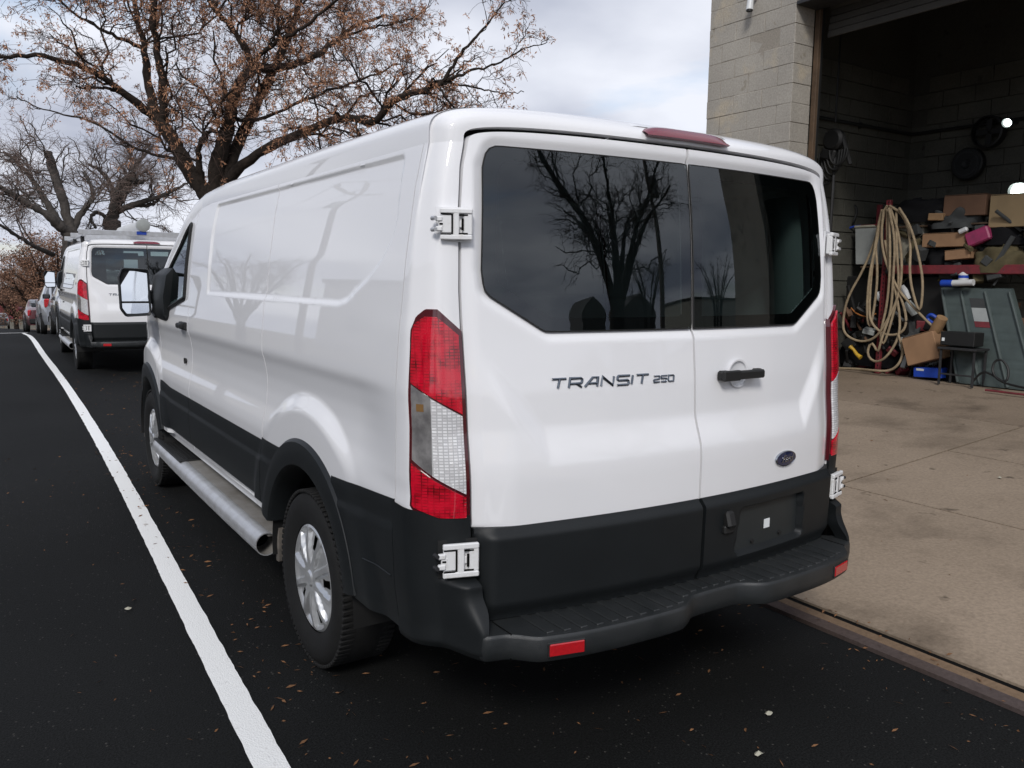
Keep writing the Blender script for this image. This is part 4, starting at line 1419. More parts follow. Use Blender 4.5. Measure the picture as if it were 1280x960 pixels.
# door mirrors
for sg in (-1, 1):
    ol = rounded([(1.035, 1.262), (1.040, 1.572), (1.205, 1.578), (1.225, 1.52), (1.22, 1.30), (1.19, 1.255)], .02, 6)
    cen = ol.mean(0)
    prs = []
    for (k, y) in ((.88, 3.985), (.97, 3.975), (1.0, 3.99), (1.0, 4.03), (.93, 4.09), (.6, 4.135), (.05, 4.15)):
        q = cen + (ol - cen) * k
        prs.append(np.stack([sg * q[:, 0], np.full(len(q), y), q[:, 1]], -1))
    prs = [np.concatenate([p, p[:1]]) for p in prs]
    mh = MB().grid(np.array(prs)).build('door_mirror', 'plastic', van, angle=40)
    MB().prism([(sg * x, z) for x, z in cen + (ol - cen) * .9], 3.998, 4.01, 'y').build('mirror_back', 'black', mh)
    gi = cen + (ol - cen) * .88

    def clipz(lo, hi):
        zs_ = np.linspace(lo, hi, 16)
        return np.array([[(sg * x, 3.9925, z) for x in np.linspace(*hspan(gi, z), 10)] for z in zs_])
    tilt = lambda P: P + np.array([0, 1.0, 0]) * (.05 * (P[:, :, 0:1] * sg - 1.13) * 1 + .03 * (P[:, :, 2:3] - 1.42))
    MB().grid(tilt(clipz(1.358, gi[:, 1].max() - .002))).build('mirror_glass', 'mirror', mh)
    MB().grid(tilt(clipz(gi[:, 1].min() + .002, 1.345))).build('wide_mirror_glass', 'mirror', mh)
    MB().box((sg * 1.0, 4.03, 1.385), (.13, .05, .09), .015).build('mirror_arm', 'plastic', mh)
    mb = MB()
    rw = []
    for z, x0, x1, y0, y1 in ((1.238, .94, .985, 3.72, 4.02), (1.275, .93, 1.015, 3.66, 4.06), (1.40, .92, 1.025, 3.62, 4.06), (1.53, .90, 1.005, 3.60, 4.03), (1.575, .89, .965, 3.60, 3.92), (1.592, .89, .93, 3.62, 3.84)):
        rw.append([(sg * x0, y0, z), (sg * x1, y0 + .01, z), (sg * (x1 + .01), y0 + .06, z), (sg * x1, y1, z), (sg * x0, y1, z), (sg * x0, y0, z)])
    mb.grid(np.array(rw)); mb.add(np.array(rw[0][:5]), [[0, 1, 2, 3, 4]]); mb.add(np.array(rw[-1][:5]), [[4, 3, 2, 1, 0]])
    mb.build('mirror_base', 'plastic', mh, angle=40)

# ------------------------------------------------------------------ second van, copied
van2 = copy_tree(van)
van2.location = (.30, 11.9, 0.0); van2.rotation_euler = (0, 0, rad(-1.0))
tag(van2, 'white cargo van with aluminium roof rack parked ahead of the nearest van', 'van')
o2 = np.array([.30, 11.9, 0.0]); ORIGIN[van2.name] = np.zeros(3)
van['group'] = van2['group'] = 'white cargo vans parked along the kerb'
rk = MB()
for y, z in ((.18, 2.155), (1.6, 2.155), (2.9, 2.145)):
    MB().box((0, y, z), (1.86, .045, .075), .006).build('rack_crossbar', 'alu', van2)
for sg in (-1, 1):
    MB().box((sg * .86, 1.55, 2.10), (.04, 2.9, .03), .006).build('rack_rail', 'alu', van2)
    for y in (.30, 1.6, 2.8):
        MB().box((sg * .87, y, 2.05), (.05, .08, .10), .01).build('rack_foot', 'black', van2)
MB().box((-.06, .15, 2.165), (.14, .012, .05), .002).build('rack_tape', 'blue', van2)
tb = thing('conduit_tube', 'white pipe carrier with grey end cap lying on the roof rack', 'pipe', (.28, 12.0, 2.19))
MB().tube([(.27, 12.05, 2.285), (.32, 14.6, 2.285)], .085, 20).build('pipe', 'white_plastic', tb)
MB().lathe([(0, -.03), (.07, -.03), (.098, -.02), (.10, .06), (.086, .06)], (.27, 12.05, 2.285), 'y', 28).build('end_cap', 'bin_clear', tb)

# ------------------------------------------------------------------ garage building
bx0, bx1 = 5.43, 5.75
bld = thing('garage_building', 'grey painted concrete block garage with a wide open door', 'building', (7.0, 0.5, .3))
RX = np.random.default_rng(3)


def shared(name, mesh, mat, parent, locw, rz=0.0):
    ob = bpy.data.objects.new(name, mesh); col.objects.link(ob); ob.parent = parent
    ob.location = tuple(np.array(locw) - ORIGIN[parent.name]); ob.rotation_euler = (0, 0, rz)
    ORIGIN[ob.name] = ORIGIN[parent.name]
    return ob


def rough_box(sx, sy, sz, bev, j):
    mb = MB().box((0, 0, 0), (sx, sy, sz), bev)
    mb.v[0] = mb.v[0] + j * RX.standard_normal(mb.v[0].shape)
    return mb


def block_meshes(sx, sy, sz, mat, n=4):
    out = []
    for _ in range(n):
        mb = rough_box(sx, sy, sz, .005, .0012)
        me = bpy.data.meshes.new('block'); me.from_pydata(np.concatenate(mb.v).tolist(), [], mb.f); me.materials.append(M[mat]); me.shade_flat()
        out.append(me)
    return out


CH = .203
pillar = MB().box(((bx0 + bx1) / 2, (4.06 + 5.29) / 2, 2.7), (.302, 1.212, 5.4)).build('street_pillar', 'mortar_out', bld, smooth=False)
full = block_meshes(.309, .406, CH - .003, 'block_out'); half = block_meshes(.309, .2, CH - .003, 'block_out')
for r_ in range(26):
    z = .20 + CH * (r_ + .5)
    y = 4.062
    seq = [(.405, full)] * 3 if r_ % 2 == 0 else [(.199, half)] + [(.405, full)] * 2 + [(.199, half)]
    for L_, ms in seq:
        shared('block', ms[RX.integers(len(ms))], 'block_out', pillar, (5.59 + RX.normal(0, .0015), y + L_ / 2, z))
        y += L_ + .005
# wall over the door opening and beyond it
hdr = MB().box((5.59, .18, 4.98), (.31, 7.74, 1.02)).build('header_wall', 'mortar_out', bld, smooth=False)
for r_ in range(3):
    z = 4.50 + CH * (r_ + .5)
    for q in range(5):
        yb = 4.05 - .205 - .41 * q - (.205 if r_ % 2 else 0)
        shared('block', full[q % 4], 'block_out', hdr, (5.588, yb, z))
MB().box((5.59, .7, 4.455), (.34, 6.7, .04), .004).build('steel_lintel', 'steel_dark', bld)
MB().box((5.59, -3.15, 2.23), (.31, 1.08, 4.46)).build('near_pillar', 'mortar_out', bld, smooth=False)
# inner walls
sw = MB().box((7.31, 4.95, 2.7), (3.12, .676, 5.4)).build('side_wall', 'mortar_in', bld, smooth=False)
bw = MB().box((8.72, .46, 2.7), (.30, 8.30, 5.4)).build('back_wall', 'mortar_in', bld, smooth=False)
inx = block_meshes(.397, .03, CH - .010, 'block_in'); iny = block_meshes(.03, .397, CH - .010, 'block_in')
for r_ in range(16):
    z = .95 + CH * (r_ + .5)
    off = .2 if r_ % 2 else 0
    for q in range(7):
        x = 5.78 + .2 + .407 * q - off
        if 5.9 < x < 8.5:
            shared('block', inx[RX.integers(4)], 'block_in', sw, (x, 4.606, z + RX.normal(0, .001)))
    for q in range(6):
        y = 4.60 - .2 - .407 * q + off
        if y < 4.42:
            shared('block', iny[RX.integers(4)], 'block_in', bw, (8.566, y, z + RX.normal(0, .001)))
MB().box((7.15, .80, 5.47), (3.5, 9.05, .14), .01).build('roof_slab', 'roof_panel', bld)
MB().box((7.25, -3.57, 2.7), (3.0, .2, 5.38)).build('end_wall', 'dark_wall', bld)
for x in (6.4, 7.4):
    MB().box((x, .5, 5.25), (.10, 7.9, .22), .01).build('roof_beam', 'steel_dark', bld)
dr = MB().box((5.775, 4.03, 2.45), (.05, .06, 4.2), .006).build('door_frame', 'wood', bld)
MB().box((5.83, 4.035, 2.45), (.045, .05, 4.2), .004).build('door_track', 'black', bld)
ru = thing('roller_door', 'rolled up slatted door just under the garage lintel', 'door', (5.98, 0.5, 4.30))
MB().tube([(6.05, 4.0, 4.62), (6.05, -2.5, 4.62)], .20, 20).build('door_roll', 'roof_panel', ru)
for q in range(4):
    MB().box((5.90 + .012 * q, .35, 4.20 + .075 * q), (.022, 7.3, .068), .006).build('slat', 'roof_panel', ru)
# small wall camera
wc = thing('security_camera', 'small white security camera on the block wall above the pillar', 'camera', tuple(bp(938, 5, 0, 5.43)))
p = bp(938, 4, 0, 5.34)
MB().tube([p + (0, 0, .03), p + (-.02, -.01, -.08)], [.034, .040], 16).build('camera_body', 'white_plastic', wc)
MB().lathe([(0, -.01), (.034, -.008), (.034, .01)], p + (-.02, -.01, -.085), 'z', 16).build('lens', 'black', wc)
MB().tube([p + (0, 0, .02), p + (.05, 0, .06), p + (.10, 0, .06)], .018, 10).build('bracket', 'white_plastic', wc)

# ---- things inside the garage
def jp(px, py, X): return bp(px, py, 0, X)


def jbox(name, label, cat, mat, px0, py0, px1, py1, X, dep, tilt=0.0, group=None, bev=.006, flaps=False):
    a = jp(px0, py0, X); b = jp(px1, py1, X)
    cy_, cz_ = (a[1] + b[1]) / 2, (a[2] + b[2]) / 2
    w_, h_ = abs(a[1] - b[1]), abs(a[2] - b[2])
    c_ = np.array([X + dep / 2, cy_, cz_])
    t = thing(name, label, cat, (c_[0], c_[1], c_[2] - h_ / 2), group)
    Rm = rotx(tilt)
    MB().box(c_, (dep, w_, h_), bev, Rm).build('carton' if flaps else 'body', mat, t)
    if flaps:
        MB().box(c_ + Rm @ np.array([0, 0, h_ / 2 + .002]), (.05, w_ * .98, .003), 0, Rm).build('tape', 'cardboard_tan', t)
        MB().box(c_ + Rm @ np.array([-dep * .27, 0, h_ / 2 + .004]), (dep * .44, w_ * .99, .004), 0, Rm @ roty(.06)).build('flap', mat, t)
        MB().box(c_ + Rm @ np.array([dep * .27, 0, h_ / 2 + .004]), (dep * .44, w_ * .99, .004), 0, Rm @ roty(-.06)).build('flap', mat, t)
    return t


def heap(name, label, cat, mat, px0, py0, px1, py1, X, dep, seed, group=None):
    """a crumpled pile of cloth: folded lump with creases"""
    a = jp(px0, py0, X); b = jp(px1, py1, X)
    cy_, w_ = (a[1] + b[1]) / 2, abs(a[1] - b[1]); z0, h_ = min(a[2], b[2]), abs(a[2] - b[2])
    r = np.random.default_rng(seed)
    n, k = 40, 20
    U, V = np.meshgrid(np.linspace(0, 2 * math.pi, n), np.linspace(0, math.pi / 2, k), indexing='ij')
    sx = np.cos(V) ** .6 * np.cos(U); sy = np.cos(V) ** .6 * np.sin(U); sz = np.sin(V) ** .7
    d = np.ones_like(U)
    for _ in range(7):
        f1, f2, ph, am = r.integers(1, 6), r.integers(1, 5), r.uniform(0, 6.3), r.uniform(.03, .10)
        d = d + am * np.sin(f1 * U + ph) * np.cos(f2 * V * 2 + ph * 1.7)
    P = np.stack([X + dep / 2 + sx * d * dep / 2, cy_ + sy * d * w_ / 2, z0 + sz * d * h_], -1)
    P[-1] = P[0]
    t = MB().grid(P).build(name, mat, loc=(X + dep / 2, cy_, z0), angle=60)
    return tag(t, label, cat, group)


FZ = .442
rack = thing('storage_rack', 'red steel storage rack along the back wall of the garage', 'rack', (7.4, 3.6, FZ))
for px, top, X in ((1063, 254, 7.5), (1112, 250, 7.2), (1100, 256, 7.62)):
    p = jp(px, top, X)
    u_ = MB().box((X, p[1], (FZ + p[2]) / 2), (.05, .055, p[2] - FZ), .004).build('upright', 'rack_red', rack)
    if px == 1112:
        hz = MB()
        for z in np.arange(FZ + .1, p[2] - .03, .05):
            hz.box((X - .0262, p[1] - .008, z), (.002, .014, .022), 0)
        tag(hz.build('slot', 'black', u_), kind='stuff')
y0 = jp(1112, 337, 7.2)[1]; y1 = jp(1290, 337, 7.2)[1]; zb1 = jp(1150, 337, 7.2)[2]
MB().box((7.2, (y0 + y1) / 2, zb1), (.045, y0 - y1, .10), .006).build('beam', 'rack_red', rack)
MB().box((7.62, (y0 + y1) / 2, zb1), (.045, y0 - y1, .10), .006).build('beam', 'rack_red', rack)
MB().box((7.41, (y0 + y1) / 2 + .2, zb1 + .035), (.40, y0 - y1 + .4, .02), .003).build('shelf', 'wood', rack)
zb2 = jp(1150, 282, 7.2)[2]
MB().box((7.45, (y0 + y1) / 2, zb2), (.34, y0 - y1, .02), .003).build('shelf', 'wood', rack)
pa = jp(1075, 283, 7.35); pb_ = jp(1110, 281, 7.25)
MB().tube([pa, pb_], .018, 8).build('cross_brace', 'rack_red', rack)

# hose
hose = thing('hose_coil', 'long tan hose hung in loops over a red rack post', 'hose', tuple(jp(1112, 460, 7.12)))
loops = [
    (7.1, [(1110, 258), (1098, 283), (1078, 335), (1060, 372), (1052, 400), (1057, 418), (1075, 428), (1095, 424), (1110, 405), (1124, 370), (1128, 330), (1124, 290), (1114, 261)]),
    (7.08, [(1111, 257), (1100, 272), (1091, 330), (1086, 382), (1090, 404), (1106, 420), (1128, 417), (1132, 398), (1122, 365), (1108, 333), (1102, 300), (1108, 262)]),
    (7.09, [(1112, 257), (1127, 268), (1136, 300), (1141, 345), (1146, 380), (1151, 390), (1155, 370), (1153, 345), (1146, 310), (1138, 280), (1124, 260)]),
    (7.06, [(1114, 260), (1121, 300), (1118, 350), (1112, 392), (1104, 425), (1098, 443), (1088, 425), (1083, 442), (1090, 453), (1106, 450), (1118, 432), (1124, 412), (1119, 380), (1112, 340), (1106, 300), (1109, 261)]),
    (7.07, [(1106, 300), (1110, 340), (1121, 362), (1140, 385), (1156, 400), (1168, 414)]),
    (7.07, [(1116, 262), (1122, 310), (1121, 360), (1114, 400), (1103, 435), (1100, 418), (1108, 380), (1115, 330), (1113, 265)]),
    (7.08, [(1104, 262), (1093, 300), (1096, 345), (1090, 395), (1086, 412), (1084, 390), (1090, 340), (1098, 290), (1108, 259)]),
    (7.05, [(1122, 418), (1127, 440), (1124, 456), (1112, 464), (1098, 463), (1070, 461), (1035, 460)]),
]
for X, pts in loops:
    P = np.array([jp(a, b, X) for a, b in pts]); P[:, 0] += .03 * RX.standard_normal(len(P))
    P[:, 2] = np.maximum(P[:, 2], FZ + .016)
    MB().tube(resample(chaikin(P, 3), 90), .0145, 8).build('loop', 'rope', hose)

t = thing('storage_bin', 'translucent grey plastic bin on the rack shelf beside the hose', 'bin', tuple(jp(1085, 330, 7.32)))
a = jp(1071, 285, 7.32); b = jp(1099, 330, 7.32)
pr = [(a, 1.0), (b, .88)]
cy_, w_ = (a[1] + b[1]) / 2, abs(a[1] - b[1])
lv = []
for k, z in ((.86, b[2]), (1, a[2]), (.95, a[2]), (.82, b[2] + .02)):
    lv.append([(7.45 + sx * .16 * k, cy_ + sy * w_ / 2 * k, z) for sx, sy in ((-1, -1), (1, -1), (1, 1), (-1, 1), (-1, -1))])
mb = MB().grid(np.array(lv)); mb.add(np.array(lv[-1][:4]), [[0, 1, 2, 3]]); mb.build('tub', 'bin_clear', t, angle=30)
MB().box((7.45, cy_, a[2] + .012), (.35, w_ * 1.06, .03), .008).build('lid', 'cream', t)

t = jbox('cream_cabinet', 'tall cream metal box behind the hanging hose', 'box', 'cream', 1121, 268, 1151, 331, 7.34, .24, bev=.01)
jbox('cardboard_box', 'long flat brown cardboard box in the middle of the rack shelf', 'box', 'cardboard', 1153, 293, 1206, 308, 7.22, .30, .0, 'cardboard boxes in the garage', flaps=True)
jbox('cardboard_box', 'small brown open box below the pink package', 'box', 'cardboard', 1181, 313, 1211, 324, 7.2, .2, -.08, 'cardboard boxes in the garage', flaps=True)
jbox('cardboard_box', 'dark brown cardboard box on top of the rack pile', 'box', 'cardboard_dark', 1180, 246, 1231, 268, 7.25, .3, .02, 'cardboard boxes in the garage', flaps=True)
jbox('cardboard_box', 'large tan box at the top right of the rack under the lamp', 'box', 'cardboard_tan', 1238, 245, 1300, 282, 7.25, .35, .0, 'cardboard boxes in the garage', flaps=True)
jbox('cardboard_box', 'tilted cardboard box on the floor beside the little table', 'box', 'cardboard', 1131, 417, 1169, 455, 7., .28, -.33, 'cardboard boxes in the garage', flaps=True)
jbox('wooden_block', 'orange brown wooden plank end on the rack', 'plank', 'tan_wood', 1160, 267, 1178, 275, 7.2, .3, .05)
t = jbox('blue_box', 'blue cardboard box on the floor under the tilted carton', 'box', 'blue', 1142, 458, 1176, 474, 7.06, .18, -.05)
p = jp(1150, 462, 7.058)
MB().box(p, (.004, .09, .025), 0).build('print_patch', 'white_plastic', t)
heap('black_tarp', 'long heap of black cloth on top of the rack', 'cloth', 'cloth_black', 1098, 254, 1186, 276, 7.25, .35, 11)
heap('black_bags', 'pile of black bags on the rack beside the pink package', 'bags', 'cloth_black', 1216, 268, 1285, 305, 7.25, .4, 12)
heap('grey_blanket', 'folded dark grey blanket on the rack', 'blanket', 'cloth_grey', 1160, 264, 1216, 284, 7.2, .35, 13)
heap('dark_rags', 'dark rags stuffed below the grey blanket', 'cloth', 'cloth_black', 1150, 279, 1212, 294, 7.24, .3, 14)
heap('olive_tarp', 'crumpled olive brown tarp hanging over the red beam', 'tarp', 'cloth_olive', 1212, 308, 1272, 341, 7.17, .3, 15)
heap('black_cloth', 'black cloth bundle under the long cardboard box', 'cloth', 'cloth_black', 1152, 308, 1184, 331, 7.24, .3, 16)
t = jbox('pink_package', 'bright pink plastic wrapped package lying on the rack', 'package', 'pink', 1207, 287, 1235, 304, 7.19, .1, -.38, bev=.015)
p = jp(1204, 288, 7.185); MB().box(p, (.05, .10, .05), .012, rotx(-.38)).build('wrapper_end', 'white_plastic', t)
t = thing('white_bottle', 'small white bottle with blue band under the red beam', 'bottle', tuple(jp(1204, 351, 7.18)))
p = jp(1204, 351, 7.2); MB().lathe([(0, 0), (.05, 0), (.052, .01), (.052, .07), (.03, .09), (.02, .10), (.02, .115), (0, .115)], p, 'z', 18).build('bottle', 'white_plastic', t)
MB().lathe([(.0525, .03), (.0528, .03), (.0528, .06), (.0525, .06)], p, 'z', 18).build('band', 'blue', t)
t = thing('paper_roll', 'white roll with blue end lying under the red beam', 'roll', tuple(jp(1198, 358, 7.15)))
MB().tube([jp(1190, 354, 7.15), jp(1217, 353, 7.15)], .035, 14).build('roll', 'white_plastic', t)
MB().tube([jp(1177, 354, 7.15), jp(1191, 354, 7.15)], .038, 14).build('blue_end', 'blue', t)

# ribbed green-grey panel leaning on the rack
pn = thing('ribbed_panel', 'large grey green ribbed plastic panel leaning on the rack', 'panel', tuple(jp(1230, 482, 7.06)))
TL, TR = jp(1176, 360, 7.26), jp(1264, 362, 7.26)
BL, BR = jp(1196, 480, 7.06), jp(1300, 484, 7.06)
BL[2] = BR[2] = FZ + .01; TR[2] = TL[2]


def pnl(u, v, off):
    p_ = (TL * (1 - u) + TR * u) * v + (BL * (1 - u) + BR * u) * (1 - v)
    return p_ + np.array([-1.0, 0, -.2]) * off


us = np.linspace(0, 1, 40); vs = np.linspace(0, 1, 60)
P = np.array([[pnl(u, v, .004 * (abs(((v * 11) % 1) - .5) < .44)) for v in vs] for u in us])
mb = MB().grid(P)
B_ = np.array([[pnl(u, v, -.05) for v in vs] for u in us])
ed = lambda A: np.concatenate([A[0], A[1:, -1], A[-1, ::-1][1:], A[::-1, 0][1:]])
mb.grid(np.stack([ed(P), ed(B_)]))
mb.build('sheet', 'panel_green', pn, angle=30)
for u in (.02, .30, .64, .97):
    MB().tube([pnl(u, .01, .008), pnl(u, .5, .012), pnl(u, .97, .008)], .018, 8).build('rib', 'panel_green', pn)
for (v0, v1, mt) in ((.80, .90, 'cloth_grey'), (.66, .80, 'bin_clear'), (.60, .66, 'rack_red')):
    Q = np.array([[pnl(u, v, .009) for v in np.linspace(v0, v1, 4)] for u in np.linspace(.40, .60, 4)])
    MB().grid(Q).build('printed_label', mt, pn)

tbx = 6.82
t = thing('small_table', 'little dark metal stand in front of the ribbed panel', 'table', tuple(jp(1196, 482, tbx)))
a, b = jp(1172, 436, tbx), jp(1221, 437, tbx)
cz = (a[2] + b[2]) / 2
MB().box((tbx + .13, (a[1] + b[1]) / 2, cz), (.28, abs(a[1] - b[1]), .025), .004).build('top', 'steel_dark', t)
for yy_ in (a[1] - .03, b[1] + .03):
    for xx in (tbx + .02, tbx + .25):
        MB().box((xx, yy_, (FZ + cz) / 2), (.022, .022, cz - FZ), .002).build('leg', 'steel_dark', t)
MB().box((tbx + .02, (a[1] + b[1]) / 2, FZ + .12), (.018, abs(a[1] - b[1]) - .06, .018), .002).build('stretcher', 'steel_dark', t)
t = jbox('black_case', 'black box standing on the little metal stand', 'box', 'black', 1176, 414, 1217, 434, 6.86, .2)
p = jp(1179, 424, 6.857); MB().box(p, (.004, .03, .035), 0).build('sticker', 'white_sticker', t)

t = thing('yellow_handle', 'small yellow tool handle at the foot of the hose', 'tool', tuple(jp(1069, 447, 7.15)))
P = [jp(1063, 433, 7.15), jp(1067, 437, 7.15), jp(1071, 443, 7.15), jp(1076, 447, 7.15)]
MB().tube(P, [.03, .018, .022, .03], 10).build('grip', 'yellow', t)
t = tag(MB().tube([jp(1178, 397, 7.08), jp(1172, 408, 7.1), jp(1164, 421, 7.12)], [.06, .065, .05], 14).build('paper_bundle', 'tan_wood', loc=jp(1172, 421, 7.1)), 'short tan paper roll leaning above the tilted carton', 'roll')
for (q, (px, py, r_, lb, nm)) in enumerate([(1101, 372, .05, 'white cloth rag between the hose loops', 'white_rag'), (1131, 364, .04, 'white plastic fitting right of the hose loops', 'plastic_fitting'), (1138, 384, .06, 'pale grey plastic pipe leaning behind the hose', 'grey_pipe')]):
    p = jp(px, py, 7.25)
    tag(MB().tube([p + (0, .04, .06), p, p + (.02, -.05, -.09)], [r_ * .7, r_, r_ * .6], 9).build(nm, 'white_plastic' if q < 2 else 'bin_clear', loc=p - (0, 0, .09)), lb, 'rag' if q == 0 else 'fitting' if q == 1 else 'pipe')
heap('grey_bag', 'crumpled grey bag left of the tilted carton', 'bag', 'cloth_grey', 1120, 405, 1142, 432, 7.2, .2, 21)
heap('dark_heap', 'dark heap of tools at the foot of the rack behind the hose', 'heap', 'cloth_black', 1046, 405, 1132, 463, 7.25, .35, 22)
heap('black_bin_bag', 'black bin bag under the little table', 'bag', 'cloth_black', 1172, 442, 1212, 480, 7.15, .25, 23)
jbox('black_crate', 'black crate on the rack bottom behind the hose', 'crate', 'black', 1056, 345, 1128, 402, 7.36, .3, bev=.02)
jbox('black_crate', 'black crate right of the hose under the red beam', 'crate', 'black', 1132, 344, 1178, 415, 7.34, .3, bev=.02)
tag(MB().tube(resample(chaikin([jp(1172, 398, 7.2), jp(1163, 392, 7.18), jp(1158, 398, 7.2), jp(1166, 404, 7.2)], 3), 30), .02, 8).build('blue_strap', 'blue', loc=jp(1165, 404, 7.2)), 'blue strap hanging by the ribbed panel', 'strap')
tag(MB().tube(resample(chaikin([jp(1064, 385, 7.16), jp(1070, 392, 7.15), jp(1084, 397, 7.14), jp(1095, 392, 7.16)], 3), 30), .008, 6).build('orange_cord', 'orange_cord', loc=jp(1080, 397, 7.15)), 'thin orange cord left behind the hose loops', 'cord')

# jumble of small parts that fills the rack and the floor behind the hose
RJ = np.random.default_rng(99)
for nm, mt, n, ya, yb_, za_, zb_ in (('dark_clutter', 'black', 150, 2.5, 4.5, FZ, 1.30), ('brown_clutter', 'cardboard_dark', 46, 2.4, 4.5, FZ, 1.35), ('pale_clutter', 'bin_clear', 26, 2.7, 4.5, FZ + .1, 1.3), ('rusty_clutter', 'rack_red', 22, 2.7, 4.5, FZ, 1.3),
                                     ('shelf_clutter', 'cloth_grey', 90, 2.2, 4.0, 1.62, 2.20), ('shelf_scraps', 'cloth_olive', 34, 2.2, 3.9, 1.6, 2.22)):
    mb = MB()
    for _ in range(n):
        y_ = RJ.uniform(ya, yb_); z_ = za_ + (zb_ - za_) * RJ.uniform() ** 1.3 + .03
        if y_ < 3.55 and z_ < 1.36: x_ = RJ.uniform(7.5, 8.1)
        else: x_ = RJ.uniform(7.22, 7.55)
        Rm = rotz(RJ.uniform(0, 3)) @ rotx(RJ.normal(0, .6)) @ roty(RJ.normal(0, .5))
        if RJ.uniform() < .6:
            mb.box((x_, y_, z_), RJ.uniform(.03, .17, 3), .006, Rm)
        else:
            d_ = Rm @ np.array([0, 0, RJ.uniform(.06, .22)])
            q0 = np.array([x_, y_, max(z_, za_ + .08)])
            mb.tube([q0 - d_, q0, q0 + d_], RJ.uniform(.008, .03), 7)
    tag(mb.build(nm, mt, loc=(7.4, 3.5, za_)), 'loose ' + nm.replace('_', ' ') + ' of parts and scraps jumbled on the garage rack', 'clutter', kind='stuff')

# cables
t_ = np.linspace(0, 2 * math.pi * 2.2, 70)
c0 = jp(1062, 270, 7.42)
tag(MB().tube(np.stack([c0[0] + .02 * np.sin(t_ * 3) - .01 * t_ / 6, c0[1] + .10 * np.cos(t_), c0[2] + .16 * np.sin(t_)], -1), .013, 6).build('black_cable_coil', 'black', loc=c0 - (0, 0, .16)), 'coil of black cable hung on the left red post', 'cable')
tag(MB().tube(resample(chaikin([jp(1044, 303, 7.3), jp(1050, 292, 7.3), jp(1062, 284, 7.35), jp(1076, 282, 7.4)], 3), 30), .013, 6).build('blue_hose', 'blue', loc=jp(1050, 303, 7.3)), 'thin blue air hose curving behind the van hinge', 'hose')
P = [jp(1215, 478, 6.92), jp(1228, 463, 6.92), jp(1243, 470, 6.9), jp(1258, 480, 6.88), jp(1262, 462, 6.92), jp(1252, 448, 6.94), jp(1242, 452, 6.92), jp(1240, 466, 6.9), jp(1250, 478, 6.86), jp(1290, 487, 6.8)]
P = np.array(P); P[:, 2] = np.maximum(P[:, 2], FZ + .013)
tag(MB().tube(resample(chaikin(P, 3), 90), .012, 6).build('floor_cable', 'black', loc=jp(1245, 480, 6.9)), 'black cable looped on the floor before the ribbed panel', 'cable')
P = np.array([jp(1232, 484, 6.7), jp(1250, 482, 6.7), jp(1270, 486, 6.68), jp(1300, 486, 6.7)]); P[:, 2] = FZ + .012
tag(MB().tube(resample(chaikin(P, 3), 40), .011, 6).build('red_cable', 'rack_red', loc=P[1]), 'dark red cable lying along the garage floor', 'cable')

# chain hoist by the side wall
hx, hy = 6.55, 4.28
ph_ = jp(1043, 175, hx)
ch_ = thing('chain_hoist', 'black chain hoist hanging in front of the garage side wall', 'hoist', (hx, ph_[1], 1.6))
MB().tube([(hx, ph_[1], 5.2), (hx, ph_[1], ph_[2] + .2)], .012, 6).build('chain', 'black', ch_)
MB().tube([(hx, ph_[1] - .02, ph_[2] - .2), (hx, ph_[1] - .02, 1.6)], .018, 6).build('load_pole', 'steel_dark', ch_)
MB().tube([(hx, ph_[1] + .12, ph_[2] + .1), (hx, ph_[1] + .13, 1.9)], .010, 6).build('hand_chain', 'black', ch_)
MB().lathe([(0, -.06), (.10, -.06), (.13, -.03), (.13, .03), (.10, .06), (0, .06)], (hx, ph_[1], ph_[2]), 'x', 20).build('housing', 'black', ch_)
MB().box((hx, ph_[1] + .06, ph_[2] - .16), (.1, .2, .14), .03, rotx(.3)).build('gear_case', 'black', ch_)
for q in range(5):
    t_ = np.linspace(0, math.pi, 14)
    MB().tube(np.stack([hx - .05 + .02 * q + 0 * t_, ph_[1] + .05 * (q - 2) + .12 * np.cos(t_), ph_[2] - .12 - (.18 + .05 * q) * np.sin(t_)], -1), .014, 6).build('chain_loop', 'black', ch_)
MB().tube([(hx, ph_[1] - .10, ph_[2] + .05), (hx + .02, ph_[1] - .22, ph_[2] - .30)], [.03, .024], 8).build('hook_arm', 'black', ch_)
# pipe along both inner walls
p0 = bp(1019, 146, 1, 4.56); p1 = bp(1120, 151, 1, 4.56)
zp = p0[2]
pp = thing('wall_pipe', 'dark pipe running along the inner block walls', 'pipe', (7.0, 4.55, zp))
MB().tube([(5.9, 4.555, zp), (8.49, 4.555, zp), (8.50, 4.54, zp), (8.505, .0, zp)], .02, 8).build('pipe', 'black', pp)
for x in (6.4, 7.4):
    MB().box((x, 4.575, zp), (.03, .05, .07), .004).build('clip', 'black', pp)
p = jp(1210, 205, 8.44)
t = thing('hose_reel', 'round black reel fixed to the back wall', 'reel', (8.44, p[1], p[2] - .19))
MB().lathe([(0, -.05), (.05, -.06), (.06, -.045), (.18, -.045), (.195, -.03), (.195, .05)], p, 'x', 32).build('disc', 'black', t)
MB().lathe([(.13, -.055), (.15, -.055), (.15, -.04), (.13, -.04)], p, 'x', 32).build('rim', 'steel_dark', t)
p = jp(1237, 165, 8.44)
t = thing('wall_fan', 'dark round fan beside the glowing lamp', 'fan', (8.44, p[1], p[2] - .2))
MB().lathe([(.17, -.08), (.19, -.07), (.19, .04), (.17, .04)], p, 'x', 32).build('ring', 'black', t)
for q in range(4):
    MB().box(p + np.array([-.02, .08 * math.cos(q * 1.57), .08 * math.sin(q * 1.57)]), (.012, .14, .07), .004, rotx(q * 1.57)).build('blade', 'black', t)
